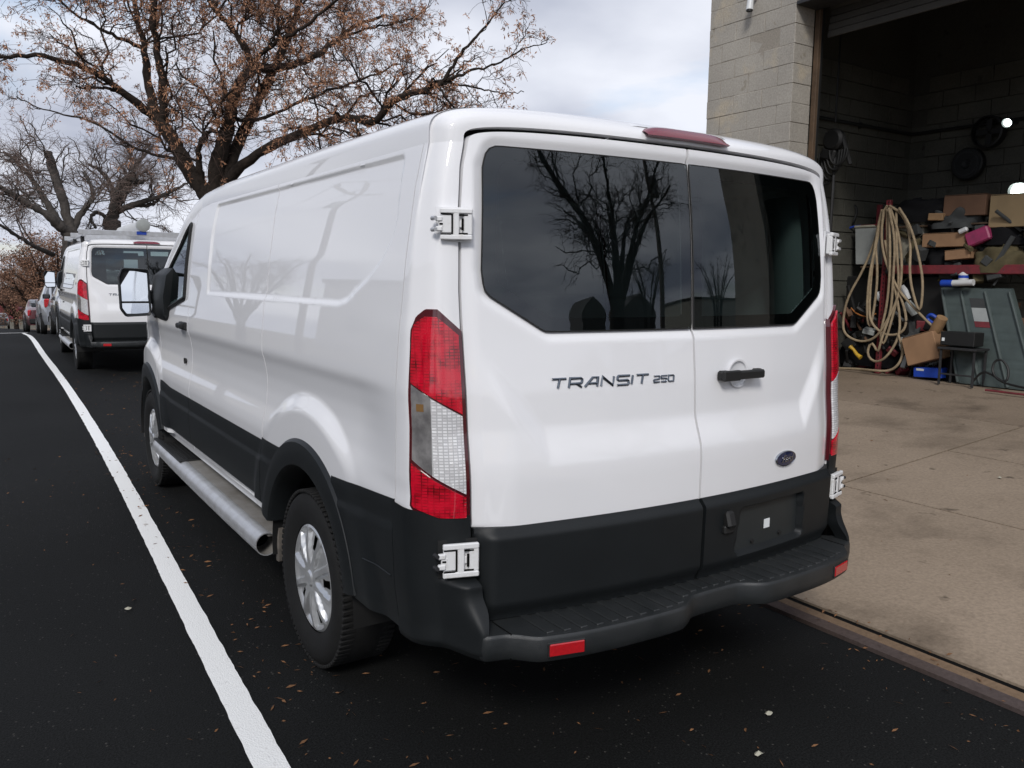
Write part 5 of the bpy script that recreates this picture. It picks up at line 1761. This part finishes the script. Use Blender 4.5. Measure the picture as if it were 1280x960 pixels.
for (px, py, rr_, lb) in ((1260, 153, .05, 'glowing round lamp high on the back wall'), (1274, 239, .10, 'glowing work lamp above the large tan box')):
    p = jp(px, py, 8.3)
    t = thing('work_lamp', lb, 'lamp', tuple(p), 'lit lamps in the garage')
    MB().tube([p + (.05, 0, .03), p + (-.03, 0, -.012)], [rr_ * .7, rr_ * 1.12], 20, caps=False).build('hood', 'steel_dark', t)
    MB().lathe([(0, .04), (rr_ * .9, .03), (rr_, .0)], p, 'x', 24).build('reflector', 'steel_dark', t)
    MB().lathe([(0, -.03), (rr_ * .6, -.025), (rr_ * .93, .0)], p, 'x', 24).build('bulb_cover', 'lamp_glow', t)
    MB().tube([p + (.03, 0, 0), p + (.22, 0, .02)], .015, 6).build('arm', 'steel_dark', t)

# ------------------------------------------------------------------ trees
def batch_tubes(P, R, k=3):
    """many polylines with equal point counts -> verts, faces.  P (N,m,3), R (N,m)"""
    N_, m_, _ = P.shape
    T = np.gradient(P, axis=1); T /= np.linalg.norm(T, axis=2, keepdims=True) + 1e-12
    ref = np.where(np.abs(T[:, :1, 2:3]) < .9, np.array([0, 0, 1.0]), np.array([1.0, 0, 0]))
    A = ref - T * np.sum(ref * T, 2, keepdims=True); A /= np.linalg.norm(A, axis=2, keepdims=True) + 1e-12
    B = np.cross(T, A)
    th = np.arange(k) * 2 * math.pi / k
    V = P[:, :, None, :] + R[:, :, None, None] * (np.cos(th)[None, None, :, None] * A[:, :, None, :] + np.sin(th)[None, None, :, None] * B[:, :, None, :])
    base = (np.arange(N_) * m_ * k)[:, None, None]
    i = (np.arange(m_ - 1) * k)[None, :, None]; j = np.arange(k)[None, None, :]; j2 = (j + 1) % k
    F = np.stack([base + i + j, base + i + j2, base + i + k + j2, base + i + k + j], -1).reshape(-1, 4)
    return V.reshape(-1, 3), F


def unit(v): return v / (np.linalg.norm(v, axis=-1, keepdims=True) + 1e-12)


def spawn(r, P, R, n, tmin, L, spread, up, droop, m=5, rk=.6, wig=.10, taper=.25, shrink=0, cap=0):
    """n children on the polylines P (N,m,3): returns points and radii"""
    N_, mm, _ = P.shape
    seglen = np.linalg.norm(np.diff(P, axis=1), axis=2).sum(1)
    pi = r.choice(N_, n, p=seglen / seglen.sum())
    t = r.uniform(tmin, 1.0, n) * (mm - 1)
    i = np.minimum(t.astype(int), mm - 2); f = (t - i)[:, None]
    st = P[pi, i] * (1 - f) + P[pi, i + 1] * f
    tan = unit(P[pi, i + 1] - P[pi, i])
    d = unit(tan * (1 - spread) + spread * unit(r.standard_normal((n, 3))) + np.array([0, 0, up]))
    ln = r.uniform(L[0], L[1], n) * (1.15 - .5 * t / (mm - 1))
    if shrink: ln = ln * np.clip((R[pi, i] / shrink) ** .8, .14, 1)
    if cap: ln = np.minimum(ln, cap * seglen[pi])
    rr = np.minimum((R[pi, i] * (1 - f[:, 0]) + R[pi, i + 1] * f[:, 0]) * rk, ln * .03)
    s = np.linspace(0, 1, m)
    side = unit(np.cross(d, r.standard_normal((n, 3))))
    Q = st[:, None] + d[:, None] * (ln[:, None] * s)[:, :, None]
    Q = Q + side[:, None] * (ln[:, None] * wig * np.sin(s * math.pi * r.uniform(.6, 1.8, n)[:, None]))[:, :, None]
    Q[:, :, 2] += droop * ln[:, None] * s ** 2
    Q[:, 1:-1] += r.standard_normal((n, m - 2, 3)) * (ln * .035)[:, None, None]
    return Q, rr[:, None] * (1 - (1 - taper) * s)[None]


def make_tree(label, base, limbs, seed, n1=170, n2=1500, n3=11000, keys=0, mats=('bark', 'twig', 'keys'), sc=1.0, cat='tree', group=None, name='bare_tree', leafy=None):
    """limbs: list of (points, r0, r1); branches and twigs are grown on them"""
    r = np.random.default_rng(seed)
    t = thing(name, label, cat, tuple(base), group)
    mb = MB(); PL = []; RL = []
    for pts, r0, r1 in limbs:
        P = resample(chaikin(np.array(pts), 2), 26)
        P[1:-1] += r.standard_normal((24, 3)) * .012 * sc
        rr = r0 + (r1 - r0) * np.linspace(0, 1, 26) ** .8
        rr = rr * (1 + .07 * r.standard_normal(26)); rr[0] = r0
        mb.tube(P, rr, 9); PL.append(P); RL.append(rr)
    mb.build('trunk', mats[0], t, angle=None)
    thin = [i for i in range(len(PL)) if RL[i][-1] < .2 * sc]
    P0 = np.array([PL[i] for i in thin]); R0 = np.array([RL[i] for i in thin])
    P1, R1 = spawn(r, P0, R0, n1, .25, (1.0 * sc, 2.6 * sc), .55, .18, -.06, m=8, rk=.5, shrink=.055)
    P2, R2 = spawn(r, np.concatenate([P1]), R1, n2, .15, (.5 * sc, 1.25 * sc), .55, .10, -.10, m=6, rk=.6, cap=.62)
    P3, R3 = spawn(r, P2, R2, n3, .1, (.18 * sc, .55 * sc), .6, .05, -.15, m=4, rk=.7, cap=.7)
    R1 = np.maximum(np.minimum(R1, .022 * sc), .007 * sc); R2 = np.clip(R2, .0042 * sc, .009 * sc); R3 = np.clip(R3, .0028 * sc, .005 * sc)
    b = MB(); b.add(*batch_tubes(P1, R1, 5))
    tag(b.build('branch', mats[0], t, angle=None), kind='stuff')
    b = MB(); b.add(*batch_tubes(P2, R2, 4)); b.add(*batch_tubes(P3, R3, 3))
    tag(b.build('twig', mats[1], t, angle=None), kind='stuff')
    if keys:
        # hanging bunches of dry winged seeds
        pick = r.integers(0, len(P3), keys)
        c_ = P3[pick, 3] + r.normal(0, .03 * sc, (keys, 3))
        nb = 9
        C_ = np.repeat(c_, nb, 0); n = len(C_)
        C_ = C_ + r.normal(0, .025 * sc, (n, 3))
        d = unit(r.standard_normal((n, 3)) + np.array([0, 0, -.7])); s_ = unit(np.cross(d, r.standard_normal((n, 3))))
        ln = r.uniform(.045, .095, n)[:, None] * sc; w_ = r.uniform(.006, .012, n)[:, None] * sc
        V = np.stack([C_, C_ + d * ln * .55 + s_ * w_, C_ + d * ln, C_ + d * ln * .55 - s_ * w_], 1).reshape(-1, 3)
        F = np.arange(n * 4).reshape(-1, 4)
        b = MB(); b.add(V, F); tag(b.build('seed_bunch', mats[2], t, smooth=False), kind='stuff')
    if leafy:
        nl, size = leafy
        pick = r.integers(0, len(P3), nl)
        C_ = P3[pick, r.integers(1, 4, nl)] + r.normal(0, .12 * sc, (nl, 3))
        d = unit(r.standard_normal((nl, 3))); s_ = unit(np.cross(d, r.standard_normal((nl, 3))))
        ln = r.uniform(.6, 1.2, nl)[:, None] * size
        V = np.stack([C_, C_ + d * ln * .5 + s_ * ln * .35, C_ + d * ln, C_ + d * ln * .5 - s_ * ln * .35], 1).reshape(-1, 3)
        b = MB(); b.add(V, np.arange(nl * 4).reshape(-1, 4)); tag(b.build('crown', mats[2], t, smooth=False), kind='stuff')
    return t


def limb(pts, D0, D1, r0, r1):
    n = len(pts)
    return ([bd(a, b, D0 + (D1 - D0) * i / (n - 1)) for i, (a, b) in enumerate(pts)], r0, r1)


D = 17.0
foot = bd(266, 300, D); foot[2] = dz_(2.0)
fork = bd(266, 252, D)
L1 = [([foot + (0, 0, -.1), foot + (0, 0, .5), (foot + fork) / 2, fork], 0.317, 0.238),
      limb([(266, 252), (250, 232), (236, 213), (217, 176), (197, 148), (190, 135)], D, D, 0.178, 0.125),
      limb([(192, 138), (184, 96), (180, 60), (172, 20), (160, -40), (150, -90)], D, D + 1, 0.099, 0.026),
      limb([(205, 152), (204, 105), (196, 60), (190, 20), (200, -40), (215, -90)], D, D - 1.2, 0.106, 0.026),
      limb([(196, 148), (168, 128), (140, 105), (115, 88), (80, 75), (40, 68), (0, 72), (-45, 70)], D, D - 2.5, 0.092, 0.023),
      limb([(150, 116), (128, 108), (112, 112), (95, 108)], D - .4, D - 1.4, 0.040, 0.013),
      limb([(255, 238), (248, 205), (247, 185), (258, 165), (272, 164)], D, D - 1, 0.086, 0.033),
      limb([(268, 250), (270, 215), (277, 185), (287, 150), (292, 120), (303, 98), (318, 84)], D, D - .5, 0.178, 0.106),
      limb([(318, 84), (308, 60), (285, 30), (262, 5), (240, -50)], D - .5, D - 1.5, 0.079, 0.026),
      limb([(318, 84), (345, 86), (385, 76), (415, 55), (440, 33), (480, 20)], D - .5, D + 1.5, 0.099, 0.026),
      limb([(280, 225), (297, 180), (318, 135), (338, 95), (358, 50), (372, 15), (385, -50)], D, D + 1.0, 0.145, 0.046),
      limb([(275, 238), (300, 207), (340, 182), (378, 166), (402, 155), (432, 147), (455, 150), (465, 158), (485, 132), (502, 118), (530, 114), (555, 102)], D, D - 3.0, 0.112, 0.050),
      limb([(555, 102), (574, 68), (598, 42), (625, 12), (640, -20)], D - 3, D - 3.6, 0.036, 0.008),
      limb([(552, 103), (590, 88), (625, 80), (650, 62), (682, 54)], D - 3, D - 3.2, 0.030, 0.007),
      limb([(552, 103), (590, 108), (622, 116), (655, 115)], D - 3, D - 2.6, 0.023, 0.007),
      limb([(530, 114), (545, 122), (560, 132), (570, 138)], D - 3, D - 2.6, 0.026, 0.008),
      limb([(345, 86), (352, 60), (345, 20), (352, -30)], D, D + .5, 0.053, 0.020),
      limb([(415, 55), (440, 40), (490, 30), (530, 20), (540, -10)], D + 1, D + .5, 0.033, 0.008),
      limb([(300, 100), (330, 60), (390, 30), (440, -20)], D, D - 2, 0.053, 0.020),
      limb([(230, 200), (170, 190), (120, 150), (60, 140), (20, 120)], D, D + 2, 0.040, 0.010),
      limb([(180, 60), (130, 40), (80, 10), (50, -30)], D, D - 1, 0.046, 0.013),
      limb([(287, 150), (330, 150), (390, 120), (450, 100), (500, 80)], D, D - 2, 0.046, 0.013)]
make_tree('large spreading tree with brown seed bunches standing behind the nearest van', foot, L1, 5, n1=170, n2=1250, n3=8000, keys=6500)

D = 31.0
f2 = bd(92, 330, D); f2[2] = float(gz(f2[1])) + .05
L2 = [([f2, f2 + (0, 0, 1.5), bd(90, 292, D)], .42, .36),
      limb([(90, 292), (76, 285), (62, 270), (40, 258), (20, 245), (-10, 228)], D, D - 2, .22, .06),
      limb([(88, 290), (72, 278), (60, 255), (45, 230), (25, 205), (5, 190)], D, D + 2, .18, .05),
      limb([(92, 296), (84, 270), (75, 240), (66, 212), (60, 190)], D, D, .19, .15),
      limb([(66, 318), (50, 312), (30, 300), (10, 287), (-15, 275)], D, D - 3, .10, .04),
      limb([(90, 292), (98, 270), (112, 255), (118, 240), (105, 215)], D, D + 1, .15, .05)]
make_tree('grey bare tree with a sawn off stump limb left of the far van', f2, L2, 9, n1=55, n2=560, n3=3400, mats=('bark_grey', 'twig_grey', 'keys'), sc=1.1)
f3 = bd(142, 330, 34); f3[2] = float(gz(f3[1])) + .05
L3 = [([f3, f3 + (0, 0, 1.5), bd(140, 275, 34)], .40, .34),
      limb([(140, 278), (142, 250), (150, 232), (162, 222), (178, 228)], 34, 33, .22, .08),
      limb([(140, 276), (148, 262), (170, 255), (185, 258), (200, 250)], 34, 35, .18, .06),
      limb([(140, 276), (143, 240), (130, 215), (110, 205)], 34, 33, .16, .05),
      limb([(145, 262), (160, 235), (170, 205), (190, 185)], 34, 35, .16, .05),
      limb([(150, 262), (185, 250), (215, 240), (240, 225)], 34, 35, .15, .04),
      limb([(140, 278), (120, 262), (112, 275), (120, 285)], 34, 33, .10, .05)]
make_tree('dark bare tree rising behind the far van roof rack', f3, L3, 12, n1=60, n2=620, n3=3600, mats=('bark_grey', 'twig_grey', 'keys'), sc=1.15)
# brown leaved trees far down the street
for q, (px, D, w_, h_, lb, sd) in enumerate(((52, 52, 3.2, 4.3, 'rust brown leafy tree beyond the parked cars nearest the road', 31), (20, 66, 3.0, 3.9, 'dull brown leafy tree farthest down the street', 32), (74, 44, 2.6, 5.2, 'brown leafy tree close behind the far van', 33))):
    b_ = bd(px, 400, D); b_[2] = float(gz(b_[1]))
    lm = [([b_, b_ + (0, 0, 1.2)], .2, .16)]
    for k in range(7):
        a_ = k * 2 * math.pi / 7 + q
        lm.append(([b_ + (0, 0, .9), b_ + (math.cos(a_) * w_ * .35, math.sin(a_) * w_ * .35, h_ * .5), b_ + (math.cos(a_) * w_ * .6, math.sin(a_) * w_ * .6, h_ * .82)], .12, .03))
    make_tree(lb, b_, lm, sd, n1=70, n2=420, n3=2500, mats=('bark', 'twig', 'brown_leaf'), sc=.95, name='brown_tree', leafy=(13000, .095), group='brown leafy trees down the street')

# trees, poles and wires seen only as reflections in glass and paint, across and behind
def plain_limbs(b_, r, h, sp):
    out = [([b_, b_ + (0, 0, h * .3)], .3, .26)]
    for k in range(8):
        a_ = k * 2 * math.pi / 8 + r.uniform(0, .6)
        q1 = r.uniform(.6, 1.0) * sp
        out.append(([b_ + (0, 0, h * .25), b_ + (math.cos(a_) * q1 * .4, math.sin(a_) * q1 * .4, h * .6), b_ + (math.cos(a_) * q1, math.sin(a_) * q1, h * r.uniform(.75, 1.0))], .15, .03))
    return out


rr_ = np.random.default_rng(77)
for (x, y, h, sp, lb) in ((5.4, -9.2, 7.0, 3.2, 'bare tree on the lot behind the camera'), (-12.5, 44, 8, 4, 'bare tree across the road ahead')):
    b_ = np.array([x, y, float(gz(y))])
    make_tree(lb, b_, plain_limbs(b_, rr_, h, sp), int(abs(x) * 10), n1=90, n2=700, n3=3500)


def pole(x, y, lb, h=9.5):
    z = float(gz(y))
    t = thing('utility_pole', lb, 'pole', (x, y, z), 'utility poles')
    MB().tube([(x, y, z - .1), (x + .05, y, z + h)], [.15, .10], 12).build('mast', 'pole_wood', t)
    MB().box((x, y, z + h - .7), (2.2, .10, .12), .01).build('crossarm', 'pole_wood', t)
    MB().lathe([(0, 0), (.24, 0), (.26, .05), (.26, .8), (.2, .88), (0, .9)], (x + .38, y, z + h - 2.4), 'z', 18).build('transformer', 'interior_grey', t)
    for q in (-.95, -.35, .35, .95):
        MB().lathe([(0, 0), (.05, 0), (.06, .06), (.04, .12), (0, .13)], (x + q, y, z + h - .64), 'z', 10).build('insulator', 'steel_dark', t)
    return (x, y, z + h - .5)


pa = pole(-9.6, 26, 'wooden utility pole with transformer across the road ahead')
pb_ = pole(-9.6, -8, 'wooden utility pole across the road beside the camera')
pc = pole(10.4, -12.6, 'wooden utility pole with transformer behind the camera')
pd_ = pole(-9.6, 60, 'wooden utility pole farthest down the road')
for (u_, v_) in ((pb_, pa), (pa, pd_)):
    for q, wl in ((-.95, 'roadside'), (.35, 'middle'), (.95, 'outer')):
        s = np.linspace(0, 1, 24)
        P = np.array(u_)[None] * (1 - s)[:, None] + np.array(v_)[None] * s[:, None]; P[:, 0] += q; P[:, 2] -= .9 * 4 * s * (1 - s) - .02
        tag(MB().tube(P, .012, 4).build('power_line', 'black', loc=P[0]), wl + ' overhead wire ' + ('beside the camera' if u_ is pb_ else 'farther down the road') + ' between utility poles', 'wire', 'overhead wires')
for (x, y, w_, d_, h_, lb, c_) in ((-24, 20, 10, 60, 6.0, 'long low building across the road', 'block_out'), (70, -60, 30, 12, 7.0, 'low pale warehouse far behind the camera', 'cream')):
    z = float(gz(y)) - 1
    t = thing('low_building', lb, 'building', (x, y, z))
    MB().box((x, y, z + h_ / 2), (w_, d_, h_), .05).build('wall', c_, t)
    MB().box((x, y, z + h_ + .1), (w_ + .4, d_ + .4, .25), .05).build('roof', 'roof_panel', t)
    for k in range(6):
        if w_ < d_:
            MB().box((x + w_ / 2 + .01, y - d_ * .4 + k * d_ * .16, z + 3.2), (.06, 2.2, 1.4), .02).build('window', 'black', t)
        else:
            MB().box((x - w_ * .4 + k * w_ * .16, y + d_ / 2 + .01, z + 3.2), (2.2, .06, 1.4), .02).build('window', 'black', t)

van3 = copy_tree(van)
van3.location = (8.3, -17.2, 0.0); van3.rotation_euler = (0, 0, rad(9))
tag(van3, 'white cargo van facing the garage on the lot behind the camera', 'van', 'white cargo vans parked along the kerb')
for q, (x, y, w_, h_, cc) in enumerate(((30, -62, 9, 4.2, 'cream'), (44, -66, 12, 5.0, 'block_out'), (60, -62, 9, 4.4, 'cardboard_dark'), (76, -66, 12, 5.2, 'cream'))):
    t = thing('house', ('pale', 'grey', 'brown', 'cream')[q] + ' gabled house in the row behind the camera', 'house', (x, y, -.1), 'houses behind the camera')
    MB().box((x, y, h_ / 2 - .1), (w_, 8, h_), .03).build('wall', cc, t)
    MB().prism([(x - w_ / 2 - .4, h_ - .1), (x + w_ / 2 + .4, h_ - .1), (x + .3 * (q - 1), h_ + 2.2)], y - 4.4, y + 4.4, 'y').build('roof', 'roof_panel', t)
    for k in (-.28, 0, .28):
        MB().box((x + k * w_, y + 4.02, h_ * .6), (1.1, .06, 1.4), .02).build('window', 'black', t)
for q, (x, y) in enumerate(((25, -33), (38, -31))):
    b_ = np.array([x, y, 0.0])
    make_tree(('left', 'right')[q] + ' bare tree before the houses behind the camera', b_, plain_limbs(b_, rr_, 8.5, 4.2), 50 + q, n1=60, n2=420, n3=1800)

# ------------------------------------------------------------------ parked cars beyond the second van
pm('car_black', (0.012, 0.012, 0.013), 0.3, coat=1.0)
pm('car_silver', (0.40, 0.42, 0.46), 0.35, 0.5, coat=0.8)
pm('car_maroon', (0.10, 0.022, 0.026), 0.3, coat=1.0)
pm('car_dark', (0.03, 0.036, 0.042), 0.3, coat=1.0)
pm('car_white', (0.7, 0.7, 0.7), 0.3, coat=1.0)
CARS = {
    'suv': dict(L=4.7, W=.93, prof=[(0, .75, 1.02), (.12, .98, 1.10), (.30, 1.05, 1.62), (.9, 1.06, 1.70), (2.2, 1.05, 1.70), (2.7, 1.03, 1.58), (3.35, 1.02, 1.06), (4.3, .95, .98), (4.6, .80, .86), (4.7, .55, .6)]),
    'sedan': dict(L=4.7, W=.90, prof=[(0, .70, .88), (.15, .88, 1.02), (.75, .95, 1.05), (1.35, .96, 1.40), (2.1, .96, 1.45), (2.6, .95, 1.40), (3.35, .94, 1.00), (4.3, .85, .88), (4.6, .70, .74), (4.7, .5, .55)]),
}


def car(kind, paint, x, y, rz, label, group):
    sp = CARS[kind]; z0 = float(gz(y + 2))
    slope = math.atan2(float(gz(y + 4)) - float(gz(y)), 4.0)
    name = 'parked_car'
    t = thing(name, label, 'car', (0, 0, 0), group)
    W = sp['W']; yv = np.linspace(0, sp['L'], 60)
    pr = np.array(sp['prof'])
    zbelt = np.interp(yv, pr[:, 0], pr[:, 1]); zroof = np.interp(yv, pr[:, 0], pr[:, 2])
    k3 = np.ones(5) / 5
    zbelt = np.convolve(np.pad(zbelt, 2, 'edge'), k3, 'valid'); zroof = np.convolve(np.pad(zroof, 2, 'edge'), k3, 'valid')
    end = 1 - .16 * np.abs(2 * yv / sp['L'] - 1) ** 4
    rows = []; gl = []
    for i, y_ in enumerate(yv):
        w_ = W * end[i]; zb, zr = zbelt[i], max(zroof[i], zbelt[i] + .01)
        wr = w_ * (.97 - .26 * min(1, (zr - zb) / .6))
        zl = .28
        for yc in (.95, sp['L'] - .85):
            if abs(y_ - yc) < .37: zl = max(zl, .33 + math.sqrt(.37 ** 2 - (y_ - yc) ** 2))
        zl = min(zl, zb - .05)
        half = [(w_ * .93, zl), (w_ * .99, zl + (zb - zl) * .25), (w_, zl + (zb - zl) * .6), (w_ * .985, zb - .04), (w_ * .95, zb), (wr + (w_ * .95 - wr) * .5, zb + (zr - zb) * .55), (wr, zb + (zr - zb) * .9), (wr * .9, zr - .012), (wr * .5, zr + .008), (0, zr + .012)]
        rows.append([(-a, y_, b) for a, b in half] + [(a, y_, b) for a, b in half[::-1][1:]])
    rows = np.array(rows)
    dif = (zroof - zbelt)
    keepg = np.zeros((len(yv) - 1, rows.shape[1] - 1), bool)
    for i in range(len(yv) - 1):
        if dif[i] > .16 and dif[i + 1] > .16:
            for j in (4, 5, rows.shape[1] - 7, rows.shape[1] - 6):
                keepg[i, j] = not (2.0 < yv[i] < 2.10)
    ends = []
    for i in range(len(yv) - 1):                       # front and rear screens
        sl = abs(zroof[i + 1] - zroof[i]) / (yv[1] - yv[0])
        if sl > .45 and min(dif[i], dif[i + 1]) > .08:
            keepg[i, 7:rows.shape[1] - 8] = True
    mb = MB().grid(rows, keep=~keepg)
    for e, fl in ((rows[0], False), (rows[-1], True)):
        n_ = len(e); mb.add(e, [list(range(n_)) if fl else list(range(n_))[::-1]])
    mb.build('body', paint, t, angle=40)
    MB().grid(rows, keep=keepg).build('windows', 'black_glass', t, angle=40)
    for sg in (-1, 1):
        for yc in (.95, sp['L'] - .85):
            w = MB().lathe([(.20, sg * .09), (.30, sg * .10), (.325, sg * .07), (.33, 0), (.325, -sg * .07), (.2, -sg * .09)], (sg * (W - .10), yc, .33), 'x', 28).build('wheel', 'rubber', t, angle=50)
            MB().lathe([(0, sg * .095), (.06, sg * .10), (.12, sg * .085), (.2, sg * .092)], (sg * (W - .10), yc, .33), 'x', 20).build('rim', 'silver', w, angle=50)
        MB().box((sg * (W * .80), .06, zbelt[3] - .08), (.16, .12, .26), .03).build('tail_light', 'red_plain', t)
        MB().box((sg * (W + .08), 3.15, 1.05), (.18, .10, .13), .03).build('mirror', paint, t)
    MB().box((0, -.01, .45), (1.5, .12, .2), .04).build('rear_bumper', 'black', t)
    MB().box((0, .02, .72), (.5, .02, .13), .003).build('number_plate', 'white_sticker', t)
    t.location = (x, y, z0 - math.tan(slope) * 2); t.rotation_euler = (slope, 0, rz)
    return t


pm('black_glass', (0.010, 0.012, 0.013), 0.06, coat=1.0)
gname = 'cars parked along the kerb beyond the vans'
car('suv', 'car_black', .62, 20.3, rad(-1.2), 'black car just ahead of the far white van', gname)
car('suv', 'car_silver', .62, 26.2, rad(-1.2), 'silver car between the black and the maroon car', gname)
car('sedan', 'car_dark', .95, 32.2, rad(-1.2), 'dark grey car between the silver and maroon cars', gname)
car('sedan', 'car_maroon', .75, 38.2, rad(-1.2), 'maroon car farthest along the kerb row', gname)
car('sedan', 'car_dark', -.1, 84.0, rad(-2), 'small dark car in the road far down the hill', 'cars far down the road')
car('sedan', 'car_maroon', -.9, 105.0, rad(-2), 'tiny red car in the road beyond the small dark one', 'cars far down the road')
# house far down the hill
hx_ = bd(8, 392, 150); hz_ = float(gz(hx_[1]))
t = thing('house', 'red brick house far down the street', 'house', (hx_[0], hx_[1], hz_))
MB().box((hx_[0], hx_[1], hz_ + 1.6), (9, 7, 3.2), .02).build('wall', 'rack_red', t)
MB().prism([(hx_[0] - 4.9, hz_ + 3.2), (hx_[0] + 4.9, hz_ + 3.2), (hx_[0], hz_ + 5.6)], hx_[1] - 3.9, hx_[1] + 3.9, 'y').build('roof', 'cardboard_dark', t)
for q in (-2.5, 0, 2.5):
    MB().box((hx_[0] + q, hx_[1] - 3.52, hz_ + 1.8), (1.0, .06, 1.2), .02).build('window', 'black', t)

# ------------------------------------------------------------------ leaf litter
r = np.random.default_rng(21)
V = []; F = []


def litter(n, xr, yr, bias=None):
    for _ in range(n):
        x = r.uniform(*xr); y = r.uniform(*yr)
        if bias and r.uniform() > bias(x, y): continue
        z = .006 if x < 1.035 else float(dz_(x)) + .004
        a = r.uniform(0, 6.28); L_ = .006 + .016 * r.uniform() ** 2; w_ = L_ * r.uniform(.12, .30)
        c, s = math.cos(a), math.sin(a)
        o = len(V)
        lift = r.uniform(.001, .007)
        for (u, v, h) in ((-1, 0, 0), (-.2, 1, lift), (1, .1, lift * .6), (-.1, -1, 0)):
            V.append((x + c * u * L_ - s * v * w_, y + s * u * L_ + c * v * w_, z + h))
        F.append([o, o + 1, o + 2, o + 3])


litter(270, (-1.2, 1.0), (-1.6, 1.2))
litter(210, (-1.25, -.95), (.2, 6))
litter(90, (-2.4, -1.4), (-.2, 6))
litter(420, (-1.1, 1.0), (5, 12))
litter(120, (.85, 1.2), (-2, 1.5))
litter(60, (1.2, 4.5), (-1.5, 3))
mb = MB(); mb.add(np.array(V), F)
tag(mb.build('leaf_litter', 'litter', smooth=False), 'dry brown leaf scraps and seeds scattered on the asphalt', 'leaves', kind='stuff')
# a few pale scraps of paper
for q, (px, py, lb) in enumerate(((948, 943, 'crumpled white paper scrap on the asphalt by the frame edge'), (160, 762, 'torn pale leaf left of the white line'), (1248, 614, 'white litter scrap on the driveway'), (960, 893, 'small pale scrap behind the bumper'))):
    p = bp(px, py, 2, .006) if q != 2 else bp(px, py, 2, .13)
    z = .008 if q != 2 else float(dz_(p[0])) + .006
    k = np.linspace(0, 2 * math.pi, 9)[:-1]
    rr2 = .008 + .006 * r.uniform(size=8)
    P = np.stack([p[0] + 1.5 * rr2 * np.cos(k), p[1] + rr2 * np.sin(k), z + .006 * r.uniform(size=8)], -1)
    P = np.concatenate([P, [[p[0], p[1], z + .012]]])
    tag(MB().add(P, [[i, (i + 1) % 8, 8] for i in range(8)]).build('paper_scrap', 'cream', loc=(p[0], p[1], z), smooth=False), lb, 'litter')
